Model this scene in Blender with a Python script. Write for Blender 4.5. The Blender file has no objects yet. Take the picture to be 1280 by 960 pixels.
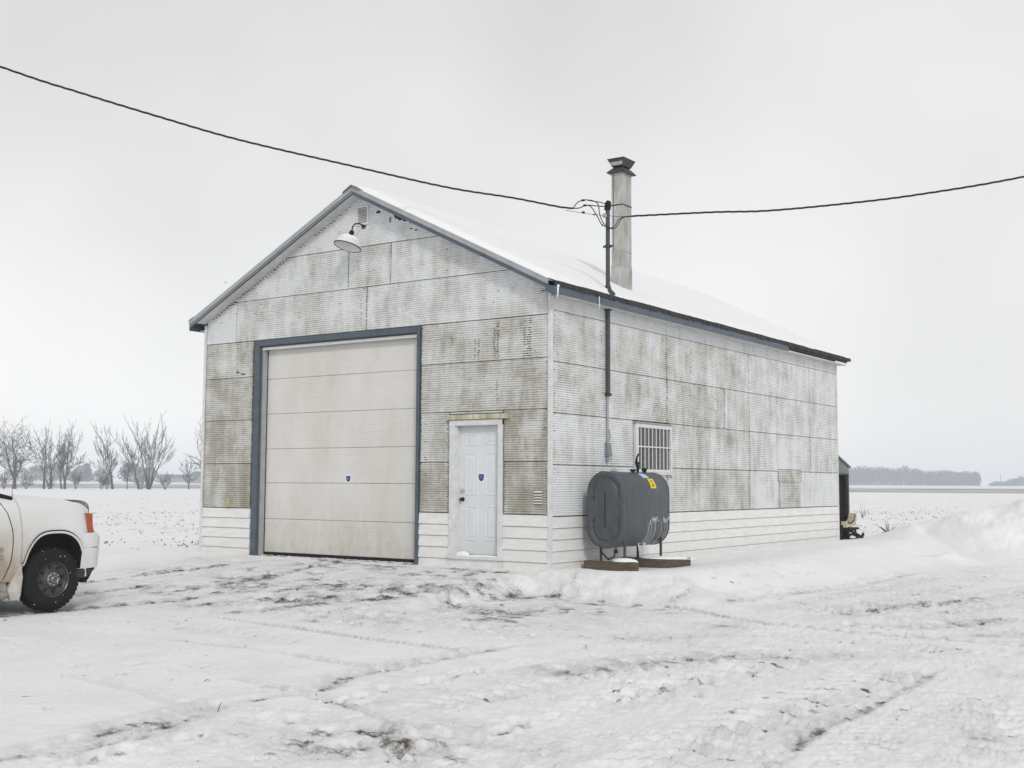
import bpy, bmesh, math, random
import numpy as np
from mathutils import Vector, Matrix
random.seed(7)
S = bpy.context.scene
COL = S.collection
R = math.radians
PI = math.pi

# ---------------------------------------------------------------- camera, sky, sun, exposure
cd = bpy.data.cameras.new('camera'); cam = bpy.data.objects.new('camera', cd); COL.objects.link(cam)
cd.sensor_width = 36; cd.lens = 41.508; cd.clip_start = .1; cd.clip_end = 9000
r_, u_, f_ = Vector((.821262, .570528, .005171)), Vector((.04364, -.07185, .99646)), Vector((-.568881, .818129, .083905))
cam.matrix_world = Matrix(((r_.x, u_.x, -f_.x, 9.75238), (r_.y, u_.y, -f_.y, -15.04757), (r_.z, u_.z, -f_.z, 1.312), (0, 0, 0, 1)))
S.camera = cam
S.view_settings.view_transform = 'Standard'; S.view_settings.look = 'None'
S.view_settings.exposure = 0.42; S.view_settings.gamma = 1
S.cycles.volume_bounces = 2
SUN_EL, SUN_AZ = R(32), R(132)      # azimuth of the veiled sun, clockwise from +y
w = bpy.data.worlds.new('World'); S.world = w; w.use_nodes = True
nt = w.node_tree; N = nt.nodes; K = nt.links
bg = N['Background']
sky = N.new('ShaderNodeTexSky'); sky.sky_type = 'NISHITA'; sky.sun_disc = False
sky.sun_elevation = SUN_EL; sky.sun_rotation = SUN_AZ; sky.air_density = 1.0; sky.dust_density = 6
tc = N.new('ShaderNodeTexCoord'); sep = N.new('ShaderNodeSeparateXYZ'); K.new(tc.outputs['Generated'], sep.inputs[0])
rmp = N.new('ShaderNodeValToRGB'); K.new(sep.outputs[2], rmp.inputs[0])
rmp.color_ramp.elements[0].position = .0; rmp.color_ramp.elements[0].color = (1.15, 1.145, 1.14, 1)
rmp.color_ramp.elements[1].position = .55; rmp.color_ramp.elements[1].color = (.77, .768, .77, 1)
nz = N.new('ShaderNodeTexNoise'); nz.inputs['Scale'].default_value = 2.2; nz.inputs['Detail'].default_value = 3; K.new(tc.outputs['Generated'], nz.inputs['Vector'])
mr = N.new('ShaderNodeMapRange'); K.new(nz.outputs['Fac'], mr.inputs[0]); mr.inputs[1].default_value = .3; mr.inputs[2].default_value = .7; mr.inputs[3].default_value = 5.7; mr.inputs[4].default_value = 7.3
mul = N.new('ShaderNodeVectorMath'); mul.operation = 'SCALE'; K.new(rmp.outputs[0], mul.inputs[0]); K.new(mr.outputs[0], mul.inputs['Scale'])
mx = N.new('ShaderNodeMixRGB'); mx.inputs[0].default_value = .96; K.new(sky.outputs[0], mx.inputs[1]); K.new(mul.outputs[0], mx.inputs[2])
K.new(mx.outputs[0], bg.inputs[0]); bg.inputs[1].default_value = .1
sl = bpy.data.lights.new('sun', 'SUN'); sl.energy = 1.0; sl.angle = R(10); sl.color = (1, .975, .94)
so = bpy.data.objects.new('sun', sl); COL.objects.link(so)
so.rotation_euler = Vector((-math.sin(SUN_AZ)*math.cos(SUN_EL), -math.cos(SUN_AZ)*math.cos(SUN_EL), -math.sin(SUN_EL))).to_track_quat('-Z', 'Y').to_euler()

# ---------------------------------------------------------------- helpers
class MB:
    def __init__(s): s.v = []; s.f = []; s.g = []
    def add(s, vs, fs, g=None):
        o = len(s.v); s.v += [tuple(p) for p in vs]; s.f += [tuple(i+o for i in f) for f in fs]
        s.g += list(g) if g is not None else [0.0]*len(vs)
        return s
    def box(s, x0, x1, y0, y1, z0, z1):
        vs = [(x0, y0, z0), (x1, y0, z0), (x1, y1, z0), (x0, y1, z0), (x0, y0, z1), (x1, y0, z1), (x1, y1, z1), (x0, y1, z1)]
        return s.add(vs, [(3, 2, 1, 0), (4, 5, 6, 7), (0, 1, 5, 4), (1, 2, 6, 5), (2, 3, 7, 6), (3, 0, 4, 7)])
    def hull8(s, a, b):        # two quads, bottom and top
        return s.add(list(a)+list(b), [(3, 2, 1, 0), (4, 5, 6, 7), (0, 1, 5, 4), (1, 2, 6, 5), (2, 3, 7, 6), (3, 0, 4, 7)])
    def prism(s, poly, d):     # polygon (3-D points) pushed along d
        n = len(poly); d = Vector(d); a = [Vector(p) for p in poly]; b = [p+d for p in a]
        return s.add(a+b, [tuple(range(n-1, -1, -1)), tuple(range(n, 2*n))]+[(i, (i+1) % n, n+(i+1) % n, n+i) for i in range(n)])
    def tube(s, pts, rad, n=8, cap=True):
        pts = [Vector(p) for p in pts]; rr = rad if hasattr(rad, '__len__') else [rad]*len(pts)
        up = None; vs = []
        for i, p in enumerate(pts):
            t = (pts[min(i+1, len(pts)-1)]-pts[max(i-1, 0)])
            t = t.normalized() if t.length > 1e-9 else Vector((0, 0, 1))
            if up is None: up = Vector((0, 0, 1)) if abs(t.z) < .9 else Vector((1, 0, 0))
            a = (up-t*up.dot(t)); a = a.normalized() if a.length > 1e-6 else t.orthogonal().normalized()
            b = t.cross(a); up = a
            vs += [p+(a*math.cos(2*PI*k/n)+b*math.sin(2*PI*k/n))*rr[i] for k in range(n)]
        fs = [(i*n+k, i*n+(k+1) % n, (i+1)*n+(k+1) % n, (i+1)*n+k) for i in range(len(pts)-1) for k in range(n)]
        if cap: fs += [tuple(range(n-1, -1, -1)), tuple(range((len(pts)-1)*n, len(pts)*n))]
        return s.add(vs, fs)
    def lathe(s, prof, M, n=24, closed=False):   # prof: (r, h) about local z of matrix M
        vs = [M @ Vector((r*math.cos(2*PI*k/n), r*math.sin(2*PI*k/n), h)) for r, h in prof for k in range(n)]
        m = len(prof)
        fs = [(i*n+k, i*n+(k+1) % n, ((i+1) % m)*n+(k+1) % n, ((i+1) % m)*n+k) for i in range(m if closed else m-1) for k in range(n)]
        return s.add(vs, fs)
    def grid(s, P, closed_u=False, g=None):      # P[i][j] points
        a, b = len(P), len(P[0]); vs = [p for row in P for p in row]
        fs = [(i*b+j, i*b+(j+1) % b, (i+1)*b+(j+1) % b, (i+1)*b+j) for i in range(a-1) for j in range(b if closed_u else b-1)]
        return s.add(vs, fs, g)
    def build(s, name, mat, parent=None, smooth=False, attr=False, bevel=0, dirt=None, kind=None, fix=True):
        me = bpy.data.meshes.new(name); me.from_pydata(s.v, [], s.f); me.materials.append(mat)
        if attr:
            at = me.attributes.new('groove', 'FLOAT', 'POINT'); at.data.foreach_set('value', s.g)
        if fix:
            bm = bmesh.new(); bm.from_mesh(me); bmesh.ops.recalc_face_normals(bm, faces=bm.faces); bm.to_mesh(me); bm.free()
        if smooth:
            me.polygons.foreach_set('use_smooth', [True]*len(me.polygons))
            if smooth != 'all': me.set_sharp_from_angle(angle=R(38))
        o = bpy.data.objects.new(name, me); COL.objects.link(o)
        if parent: o.parent = parent
        if bevel:
            m = o.modifiers.new('bevel', 'BEVEL'); m.width = bevel; m.segments = 2; m.limit_method = 'ANGLE'
        if dirt is not None: o['dirt'] = float(dirt)
        if kind: o['kind'] = kind
        return o
def tag(o, label, cat, group=None, kind=None):
    o['label'] = label; o['category'] = cat
    if group: o['group'] = group
    if kind: o['kind'] = kind
    return o
def thing(name, label, cat, loc=(0, 0, 0), group=None):
    o = bpy.data.objects.new(name, None); COL.objects.link(o); o.location = loc; o.empty_display_size = .3
    return tag(o, label, cat, group)
def child(o, parent):            # world-space mesh put under a located Empty
    o.parent = parent; o.matrix_parent_inverse = Matrix.Translation(parent.location).inverted(); return o
def clone(o, parent=None, **kw):
    c = o.copy(); COL.objects.link(c); c.parent = parent
    for ch in o.children: clone(ch, c)
    return c

# ---------------------------------------------------------------- materials
def M_(name, col, rough=.6, metal=0, noise=0, nscale=8, bump=0, bscale=60, spec=.4, stretch=(1, 1, 1), col2=None):
    m = bpy.data.materials.new(name); m.use_nodes = True; t = m.node_tree; n = t.nodes; k = t.links; b = n['Principled BSDF']
    b.inputs['Roughness'].default_value = rough; b.inputs['Metallic'].default_value = metal; b.inputs['Specular IOR Level'].default_value = spec
    c = (*col, 1); b.inputs['Base Color'].default_value = c
    if noise or bump:
        tc = n.new('ShaderNodeTexCoord'); mp = n.new('ShaderNodeMapping'); mp.inputs['Scale'].default_value = stretch; k.new(tc.outputs['Object'], mp.inputs[0])
    if noise:
        a = n.new('ShaderNodeTexNoise'); a.inputs['Scale'].default_value = nscale; a.inputs['Detail'].default_value = 6; a.inputs['Roughness'].default_value = .65; k.new(mp.outputs[0], a.inputs['Vector'])
        r = n.new('ShaderNodeMapRange'); k.new(a.outputs['Fac'], r.inputs[0]); r.inputs[1].default_value = .35; r.inputs[2].default_value = .7
        x = n.new('ShaderNodeMixRGB'); k.new(r.outputs[0], x.inputs[0]); x.inputs[1].default_value = c
        x.inputs[2].default_value = (*col2, 1) if col2 else (*[v*(1-noise) for v in col], 1); k.new(x.outputs[0], b.inputs['Base Color'])
    if bump:
        a2 = n.new('ShaderNodeTexNoise'); a2.inputs['Scale'].default_value = bscale; a2.inputs['Detail'].default_value = 4; k.new(mp.outputs[0], a2.inputs['Vector'])
        bp = n.new('ShaderNodeBump'); bp.inputs['Strength'].default_value = bump; bp.inputs['Distance'].default_value = .02; k.new(a2.outputs['Fac'], bp.inputs['Height']); k.new(bp.outputs[0], b.inputs['Normal'])
    return m

def panel_mat():
    """weathered white-painted ribbed sheet: per-panel grime, run-down streaks, dirt lying in the grooves, lap shadow painted along the edges"""
    m = bpy.data.materials.new('ribbed_sheet'); m.use_nodes = True; t = m.node_tree; n = t.nodes; k = t.links; b = n['Principled BSDF']
    b.inputs['Roughness'].default_value = .55; b.inputs['Specular IOR Level'].default_value = .3
    tc = n.new('ShaderNodeTexCoord')
    def noise(sc, st=(1, 1, 1), det=5, rough=.6, off=0):
        mp = n.new('ShaderNodeMapping'); mp.inputs['Scale'].default_value = st; mp.inputs['Location'].default_value = (off, off*1.7, off*.6); k.new(tc.outputs['Object'], mp.inputs[0])
        a = n.new('ShaderNodeTexNoise'); a.inputs['Scale'].default_value = sc; a.inputs['Detail'].default_value = det; a.inputs['Roughness'].default_value = rough; k.new(mp.outputs[0], a.inputs['Vector']); return a.outputs['Fac']
    def rng(v, a, c, lo=0, hi=1):
        q = n.new('ShaderNodeMapRange'); k.new(v, q.inputs[0])
        for i, val in zip((1, 2, 3, 4), (a, c, lo, hi)): q.inputs[i].default_value = val
        return q.outputs[0]
    def math_(op, a, c, clamp=False):
        q = n.new('ShaderNodeMath'); q.operation = op; q.use_clamp = clamp
        for i, v in enumerate((a, c)):
            if isinstance(v, (int, float)): q.inputs[i].default_value = v
            else: k.new(v, q.inputs[i])
        return q.outputs[0]
    def mix(f, a, c):
        q = n.new('ShaderNodeMixRGB')
        if isinstance(f, (int, float)): q.inputs[0].default_value = f
        else: k.new(f, q.inputs[0])
        for i, v in ((1, a), (2, c)):
            if isinstance(v, tuple): q.inputs[i].default_value = (*v, 1)
            else: k.new(v, q.inputs[i])
        return q.outputs[0]
    da = n.new('ShaderNodeAttribute'); da.attribute_type = 'OBJECT'; da.attribute_name = 'dirt'
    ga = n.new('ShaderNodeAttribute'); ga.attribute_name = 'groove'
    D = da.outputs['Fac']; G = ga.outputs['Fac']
    big = noise(1.3, (1, 1, 1.5), 5, .6); streak = noise(3.0, (1.5, 1.5, .30), 5, .62, 3); fine = noise(9, (1, 1, 3.5), 6, .7, 5)
    lines = noise(2.5, (.8, .8, 34), 3, .6, 9)
    sm = math_('ADD', math_('MULTIPLY', big, .9), math_('ADD', math_('MULTIPLY', streak, .75), math_('MULTIPLY', fine, .35)))   # ~1.0 mean
    D2 = math_('ADD', math_('MULTIPLY', D, .92), .03)
    f = math_('ADD', math_('MULTIPLY', math_('SUBTRACT', sm, 1.0), 2.2), D2)
    f1 = rng(f, .12, .95)
    f2 = rng(f, .72, 1.35)
    col = mix(f1, (.69, .71, .725), (.50, .49, .445))
    col = mix(math_('MULTIPLY', f2, .75), col, (.25, .235, .175))
    # grey-brown smears
    sm2 = rng(noise(2.1, (1.3, 1.3, .55), 6, .68, 17), .55, .72)
    col = mix(math_('MULTIPLY', math_('MULTIPLY', sm2, rng(D, -.1, .5)), .62), col, (.27, .26, .225))
    # dirt in grooves, painted lap shadow at the edges, horizontal scratches
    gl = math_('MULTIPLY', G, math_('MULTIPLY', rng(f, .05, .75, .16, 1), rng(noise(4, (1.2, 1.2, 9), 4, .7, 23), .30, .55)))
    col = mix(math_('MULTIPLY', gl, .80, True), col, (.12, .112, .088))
    ln = math_('MULTIPLY', rng(lines, .60, .74), rng(f, .2, .9))
    col = mix(math_('MULTIPLY', ln, .35), col, (.28, .25, .18))
    # flecks
    vo = n.new('ShaderNodeTexVoronoi'); vo.inputs['Scale'].default_value = 9; k.new(tc.outputs['Object'], vo.inputs['Vector'])
    fl = math_('MULTIPLY', rng(vo.outputs['Distance'], .05, .10, 1, 0), rng(noise(1.7, (1, 1, 1), 3, .6, 31), .54, .6))
    col = mix(math_('MULTIPLY', fl, .75), col, (.07, .06, .05))
    k.new(col, b.inputs['Base Color'])
    bp = n.new('ShaderNodeBump'); bp.inputs['Strength'].default_value = .12; bp.inputs['Distance'].default_value = .03; k.new(noise(3, (1, 1, 1), 3), bp.inputs['Height']); k.new(bp.outputs[0], b.inputs['Normal'])
    return m

def snow_mat(name, ground=False):
    m = bpy.data.materials.new(name); m.use_nodes = True; t = m.node_tree; n = t.nodes; k = t.links; b = n['Principled BSDF']
    b.inputs['Roughness'].default_value = .75; b.inputs['Specular IOR Level'].default_value = .25
    b.inputs['Base Color'].default_value = (.83, .84, .855, 1)
    tc = n.new('ShaderNodeTexCoord')
    def noise(sc, det=5, rough=.6):
        a = n.new('ShaderNodeTexNoise'); a.inputs['Scale'].default_value = sc; a.inputs['Detail'].default_value = det; a.inputs['Roughness'].default_value = rough; k.new(tc.outputs['Object'], a.inputs['Vector']); return a.outputs['Fac']
    if ground:
        at = n.new('ShaderNodeAttribute'); at.attribute_name = 'soil'; sp = n.new('ShaderNodeSeparateColor'); k.new(at.outputs['Color'], sp.inputs[0])
        dirt, packed, brown = sp.outputs[0], sp.outputs[1], sp.outputs[2]
        def mix(f, a, c):
            q = n.new('ShaderNodeMixRGB'); k.new(f, q.inputs[0])
            for i, v in ((1, a), (2, c)):
                if isinstance(v, tuple): q.inputs[i].default_value = (*v, 1)
                else: k.new(v, q.inputs[i])
            return q.outputs[0]
        def mm(a, c, op='MULTIPLY'):
            q = n.new('ShaderNodeMath'); q.operation = op
            for i, v in enumerate((a, c)):
                if isinstance(v, (int, float)): q.inputs[i].default_value = v
                else: k.new(v, q.inputs[i])
            return q.outputs[0]
        def rng(v, a, c):
            q = n.new('ShaderNodeMapRange'); k.new(v, q.inputs[0]); q.inputs[1].default_value = a; q.inputs[2].default_value = c; return q.outputs[0]
        pn = mm(packed, rng(noise(3.5, 8, .75), .35, .66))
        col = mix(rng(noise(.9, 7, .7), .38, .68), (.87, .878, .89), (.80, .805, .815)); col = mix(pn, col, (.50, .495, .495))
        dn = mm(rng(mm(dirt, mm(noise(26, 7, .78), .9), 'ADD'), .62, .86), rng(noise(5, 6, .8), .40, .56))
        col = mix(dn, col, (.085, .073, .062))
        col = mix(brown, col, (.13, .092, .062))
        # grit
        vo = n.new('ShaderNodeTexVoronoi'); vo.inputs['Scale'].default_value = 5; k.new(tc.outputs['Object'], vo.inputs['Vector'])
        gr = mm(mm(rng(vo.outputs['Distance'], .085, .05), rng(noise(1.3, 3), .53, .60)), rng(packed, .05, .4))
        col = mix(gr, col, (.09, .08, .07))
        k.new(col, b.inputs['Base Color'])
    h1 = noise(14, 6, .7); bp = n.new('ShaderNodeBump'); bp.inputs['Strength'].default_value = .8 if ground else .3; bp.inputs['Distance'].default_value = .02
    k.new(h1, bp.inputs['Height'])
    h2 = noise(60, 5, .7); bp2 = n.new('ShaderNodeBump'); bp2.inputs['Strength'].default_value = .6 if ground else .3; bp2.inputs['Distance'].default_value = .008
    k.new(h2, bp2.inputs['Height']); k.new(bp.outputs[0], bp2.inputs['Normal']); k.new(bp2.outputs[0], b.inputs['Normal'])
    return m

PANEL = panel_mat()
SNOW = snow_mat('snow'); GROUND = snow_mat('packed_snow', True)
SLATE = M_('slate_paint', (.085, .112, .145), .45, noise=.35, nscale=6, bump=.1)
WHITE = M_('white_siding', (.77, .775, .775), .5, noise=.12, nscale=3, stretch=(1, 1, 6), bump=.05, col2=(.67, .665, .645))
TRIM = M_('white_trim', (.70, .71, .72), .5, noise=.2, nscale=9, bump=.05)
GREYTRIM = M_('grey_trim', (.37, .385, .40), .45, noise=.2, nscale=5)
SOFFIT = M_('soffit_paint', (.62, .615, .59), .6, noise=.25, nscale=4, stretch=(1, 1, 1))
CORE = M_('wall_core', (.10, .10, .09), .8)
DARK = M_('dark_gap', (.012, .012, .014), .8)
SHINGLE = M_('shingle', (.045, .045, .047), .9, noise=.5, nscale=30, bump=.6, bscale=70)
GDOOR = M_('overhead_door_paint', (.67, .665, .65), .45, noise=.3, nscale=1.1, stretch=(1, 1, .5), bump=.08, bscale=6, col2=(.60, .58, .535))
EDOOR = M_('entry_door_paint', (.69, .725, .75), .42, noise=.08, nscale=6)
GALV = M_('galvanised', (.50, .495, .485), .55, .15, noise=.35, nscale=7, stretch=(1, 1, .35), col2=(.28, .26, .235), bump=.1, bscale=12)
LEAD = M_('dark_metal', (.07, .068, .07), .55, .4, noise=.5, nscale=14)
BLACK = M_('black_rubber', (.008, .008, .009), .8, noise=.5, nscale=25, col2=(.016, .016, .017), bump=.2, spec=.2)
CABLE = M_('cable_black', (.016, .016, .017), .6)
CHROME = M_('bright_metal', (.55, .55, .55), .25, .9)
RUST = M_('rusty_steel', (.10, .06, .045), .8, noise=.6, nscale=12, bump=.3, col2=(.035, .028, .026))
TANK = M_('tank_paint', (.072, .084, .095), .42, noise=.35, nscale=7, stretch=(1, 1, .5), bump=.06, col2=(.045, .053, .06))
YELLOW = M_('yellow_sticker', (.80, .58, .02), .5)
PALEB = M_('pale_sticker', (.42, .55, .68), .5)
INK = M_('ink', (.02, .02, .02), .6)
PURPLE = M_('purple_print', (.045, .03, .17), .5)
PWHITE = M_('label_white', (.82, .82, .82), .5)
WOOD = M_('old_timber', (.12, .095, .065), .8, noise=.5, nscale=9, stretch=(.4, 3, 3), bump=.3)
GLASS = M_('dark_glass', (.02, .022, .025), .08, spec=.6)
BLIND = M_('blind_slat', (.17, .17, .17), .6)
ICE = M_('ice', (.80, .84, .88), .2, spec=.5)
FROST = M_('frost', (.72, .76, .80), .6)
TRUCK = M_('truck_paint', (.72, .72, .70), .25, noise=.06, nscale=2, spec=.5)
AMBER = M_('amber_lens', (.45, .075, .014), .15, spec=.6)
LENS = M_('clear_lens', (.55, .57, .6), .08, .3, spec=.7)
RIM = M_('wheel_paint', (.06, .062, .066), .4, .3, noise=.4, nscale=20)
BARK = M_('bark', (.05, .044, .04), .9, noise=.3, nscale=3)
TWIG = M_('twig', (.055, .047, .044), .9)
EVERG = M_('evergreen_far', (.11, .125, .13), .9, noise=.3, nscale=.2)  # paled in the colour to make up for thin haze
FARW = M_('far_trees', (.12, .125, .13), .9, noise=.3, nscale=.15)  # lightened too, part of the haze put into the colour
STALK = M_('dry_stalk', (.085, .066, .048), .9, noise=.5, nscale=3)
STEELROOF = M_('shed_sheet', (.17, .185, .20), .5, noise=.3, nscale=6)
CREAM = M_('cream_plastic', (.56, .50, .39), .5, noise=.25, nscale=8)
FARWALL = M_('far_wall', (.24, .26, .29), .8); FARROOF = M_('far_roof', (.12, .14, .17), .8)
def truck_dirt():
    m = TRUCK; t = m.node_tree; n = t.nodes; k = t.links; b = n['Principled BSDF']
    tc = n.new('ShaderNodeTexCoord'); sp = n.new('ShaderNodeSeparateXYZ'); k.new(tc.outputs['Object'], sp.inputs[0])
    a = n.new('ShaderNodeTexNoise'); a.inputs['Scale'].default_value = 4.5; a.inputs['Detail'].default_value = 8; a.inputs['Roughness'].default_value = .75; k.new(tc.outputs['Object'], a.inputs['Vector'])
    # road salt thrown up behind and over the front wheel and along the doors
    mz = n.new('ShaderNodeMapRange'); k.new(sp.outputs[2], mz.inputs[0])
    for i, v in zip((1, 2, 3, 4), (.15, 1.0, 1, 0)): mz.inputs[i].default_value = v
    my = n.new('ShaderNodeMapRange'); k.new(sp.outputs[1], my.inputs[0])
    for i, v in zip((1, 2, 3, 4), (-6.9, -5.75, .75, -.2)): my.inputs[i].default_value = v
    q = n.new('ShaderNodeMath'); q.operation = 'MULTIPLY'; k.new(mz.outputs[0], q.inputs[0]); k.new(my.outputs[0], q.inputs[1])
    q2 = n.new('ShaderNodeMath'); q2.operation = 'MULTIPLY'; k.new(q.outputs[0], q2.inputs[0]); q2.inputs[1].default_value = 3.2
    q4 = n.new('ShaderNodeMath'); q4.operation = 'MULTIPLY'; q4.use_clamp = True; k.new(q2.outputs[0], q4.inputs[0]); k.new(a.outputs['Fac'], q4.inputs[1])
    x = n.new('ShaderNodeMixRGB'); k.new(q4.outputs[0], x.inputs[0]); x.inputs[1].default_value = (.67, .68, .68, 1); x.inputs[2].default_value = (.33, .28, .215, 1)
    k.new(x.outputs[0], b.inputs['Base Color'])
    rr = n.new('ShaderNodeMapRange'); k.new(q4.outputs[0], rr.inputs[0]); rr.inputs[3].default_value = .25; rr.inputs[4].default_value = .7; k.new(rr.outputs[0], b.inputs['Roughness'])
truck_dirt()
def splash(m, z0, z1, col, amt):
    """mud thrown up on the foot of a door, with runs higher up"""
    t = m.node_tree; n = t.nodes; k = t.links; b = n['Principled BSDF']; old = b.inputs['Base Color'].links[0].from_socket
    tc = n.new('ShaderNodeTexCoord'); sp = n.new('ShaderNodeSeparateXYZ'); k.new(tc.outputs['Object'], sp.inputs[0])
    def nz(sc, st):
        mp = n.new('ShaderNodeMapping'); mp.inputs['Scale'].default_value = st; k.new(tc.outputs['Object'], mp.inputs[0]); a = n.new('ShaderNodeTexNoise'); a.inputs['Scale'].default_value = sc; a.inputs['Detail'].default_value = 7; a.inputs['Roughness'].default_value = .7; k.new(mp.outputs[0], a.inputs['Vector']); return a.outputs['Fac']
    def rg_(v, a, c, lo=0, hi=1):
        q = n.new('ShaderNodeMapRange'); k.new(v, q.inputs[0])
        for i, val in zip((1, 2, 3, 4), (a, c, lo, hi)): q.inputs[i].default_value = val
        return q.outputs[0]
    def mu(a, c, op='MULTIPLY'):
        q = n.new('ShaderNodeMath'); q.operation = op; q.use_clamp = True
        for i, v in enumerate((a, c)):
            if isinstance(v, (int, float)): q.inputs[i].default_value = v
            else: k.new(v, q.inputs[i])
        return q.outputs[0]
    f = mu(rg_(sp.outputs[2], z0, z1, .75, 0), rg_(nz(7, (1, 1, .6)), .3, .65))
    f = mu(f, mu(rg_(nz(2.2, (1.2, 1, .5)), .50, .78), .32), 'ADD')
    f = mu(f, mu(rg_(nz(38, (1, 1, 1)), .66, .72), .6), 'ADD')
    x = n.new('ShaderNodeMixRGB'); k.new(mu(f, amt), x.inputs[0]); k.new(old, x.inputs[1]); x.inputs[2].default_value = (*col, 1); k.new(x.outputs[0], b.inputs['Base Color'])
splash(GDOOR, .0, 1.0, (.34, .31, .24), .6)
splash(EDOOR, .1, .8, (.38, .36, .32), .35)
splash(WHITE, -.1, .35, (.40, .38, .33), .45)
# ---------------------------------------------------------------- ground relief
def hsh(ix, iy, s):
    n = (ix.astype(np.int64)*374761393 + iy.astype(np.int64)*668265263 + s*974711) & 0x7fffffff
    n = ((n ^ (n >> 13))*1274126177) & 0x7fffffff
    return ((n ^ (n >> 16)) & 0xffff)/65535.0
def vnoise(x, y, s=0):
    ix = np.floor(x); iy = np.floor(y); fx = x-ix; fy = y-iy
    fx = fx*fx*(3-2*fx); fy = fy*fy*(3-2*fy)
    a = hsh(ix, iy, s); b = hsh(ix+1, iy, s); c = hsh(ix, iy+1, s); d = hsh(ix+1, iy+1, s)
    return (a+(b-a)*fx)*(1-fy)+(c+(d-c)*fx)*fy
def fbm(x, y, s=0, o=4):
    r = 0; a = .5; t = 0
    for k in range(o):
        r = r+a*vnoise(x, y, s+k); t += a; a *= .5; x = x*2.03+7.1; y = y*2.03+3.7
    return r/t-.5
def sst(a, b, x):
    t = np.clip((x-a)/(b-a), 0, 1); return t*t*(3-2*t)
def base_h(x, y):
    """large relief: yard below the building, drift along its side, ploughed bank, far field"""
    wob = .5*fbm(x*.5, y*.5, 11, 3)
    yard = -.29*sst(.1, 5.2, -y+.0*x) 
    lf = -.03-.18*sst(0, 9, -8.2-x)
    z = np.where(x < -7.9, np.minimum(yard, lf), yard)
    # side drift: shelf then bank down to the drive
    xc = np.interp(y, [-1, 0, 2, 7, 11, 15, 20, 40], [2.3, 2.1, 2.1, 1.75, 1.5, 1.3, 1.0, 0])
    xf = np.interp(y, [-1, 0, 3, 7, 10, 20, 40], [3.7, 3.5, 3.5, 3.5, 3.1, 3.2, 3.0])
    ux = (x+.6*wob-xc)/(xf-xc)
    yc = np.interp(x, [-.3, 0, 1.3, 2.2], [-.15, -.4, -.45, -.2]); yf = np.interp(x, [-.3, 0, 1.3, 2.4], [-.4, -.8, -1.05, -1.25])
    uy = (yc-.12*wob-y)/(yc-yf)
    u = np.maximum(ux, uy); s = sst(0, 1, u)
    lip = .05*np.exp(-((u+.05)/.38)**2)*sst(-.2, .4, x)
    side = (.03+lip+.03*fbm(x*.9, y*.9, 5, 2))*(1-s)+(-.28+.0*x)*s
    w = sst(-.15, .25, x)
    z = z*(1-w)+side*w
    # ploughed bank behind the drive
    e = np.array([.82, .57]); dx = x-2.0; dy = y-14.3
    al = dx*e[0]+dy*e[1]; ac = -dx*e[1]+dy*e[0]
    hh = np.interp(al, [-1.4, -.4, .3, 1.0, 2.0, 4, 9, 14, 18], [0, .12, .75, 1.0, 1.3, 1.4, 1.5, 1.3, 0])
    wd = np.where(ac < 0, 1.9, 1.3)
    lump = 1+.35*fbm(x*.9, y*.9, 21, 4)
    z = z+hh*np.exp(-(ac/wd)**2)*lump+.26*np.minimum(hh, 1)*(fbm(x*2.2, y*2.2, 22, 4)+.35*np.abs(fbm(x*5, y*5, 25, 3)))*np.exp(-(ac/2.4)**2)
    z = z+.20*np.exp(-(((x-1.1)/.6)**2+((y-14.8)/.6)**2))*(1+1.2*fbm(x*2.3, y*2.3, 31, 4))
    z = z+.22*np.exp(-(((x-3.2)/.5)**2+((y-10.2)/.5)**2))*(1+.8*fbm(x*2, y*2, 32, 3))
    z = z-.065*np.exp(-(((x-.7)/.75)**2+((y-1.5)/1.15)**2)**2)
    # open fields
    r = np.hypot(x-9.75, y+15.05)
    fld = sst(0, 2, np.maximum(y-15, -8.5-x))
    z = z+fld*(.10*fbm(x*.25, y*.25, 41, 3)+.05*fbm(x*1.1, y*1.1, 43, 2))*np.clip(60/r, 0, 1)
    return z
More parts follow.
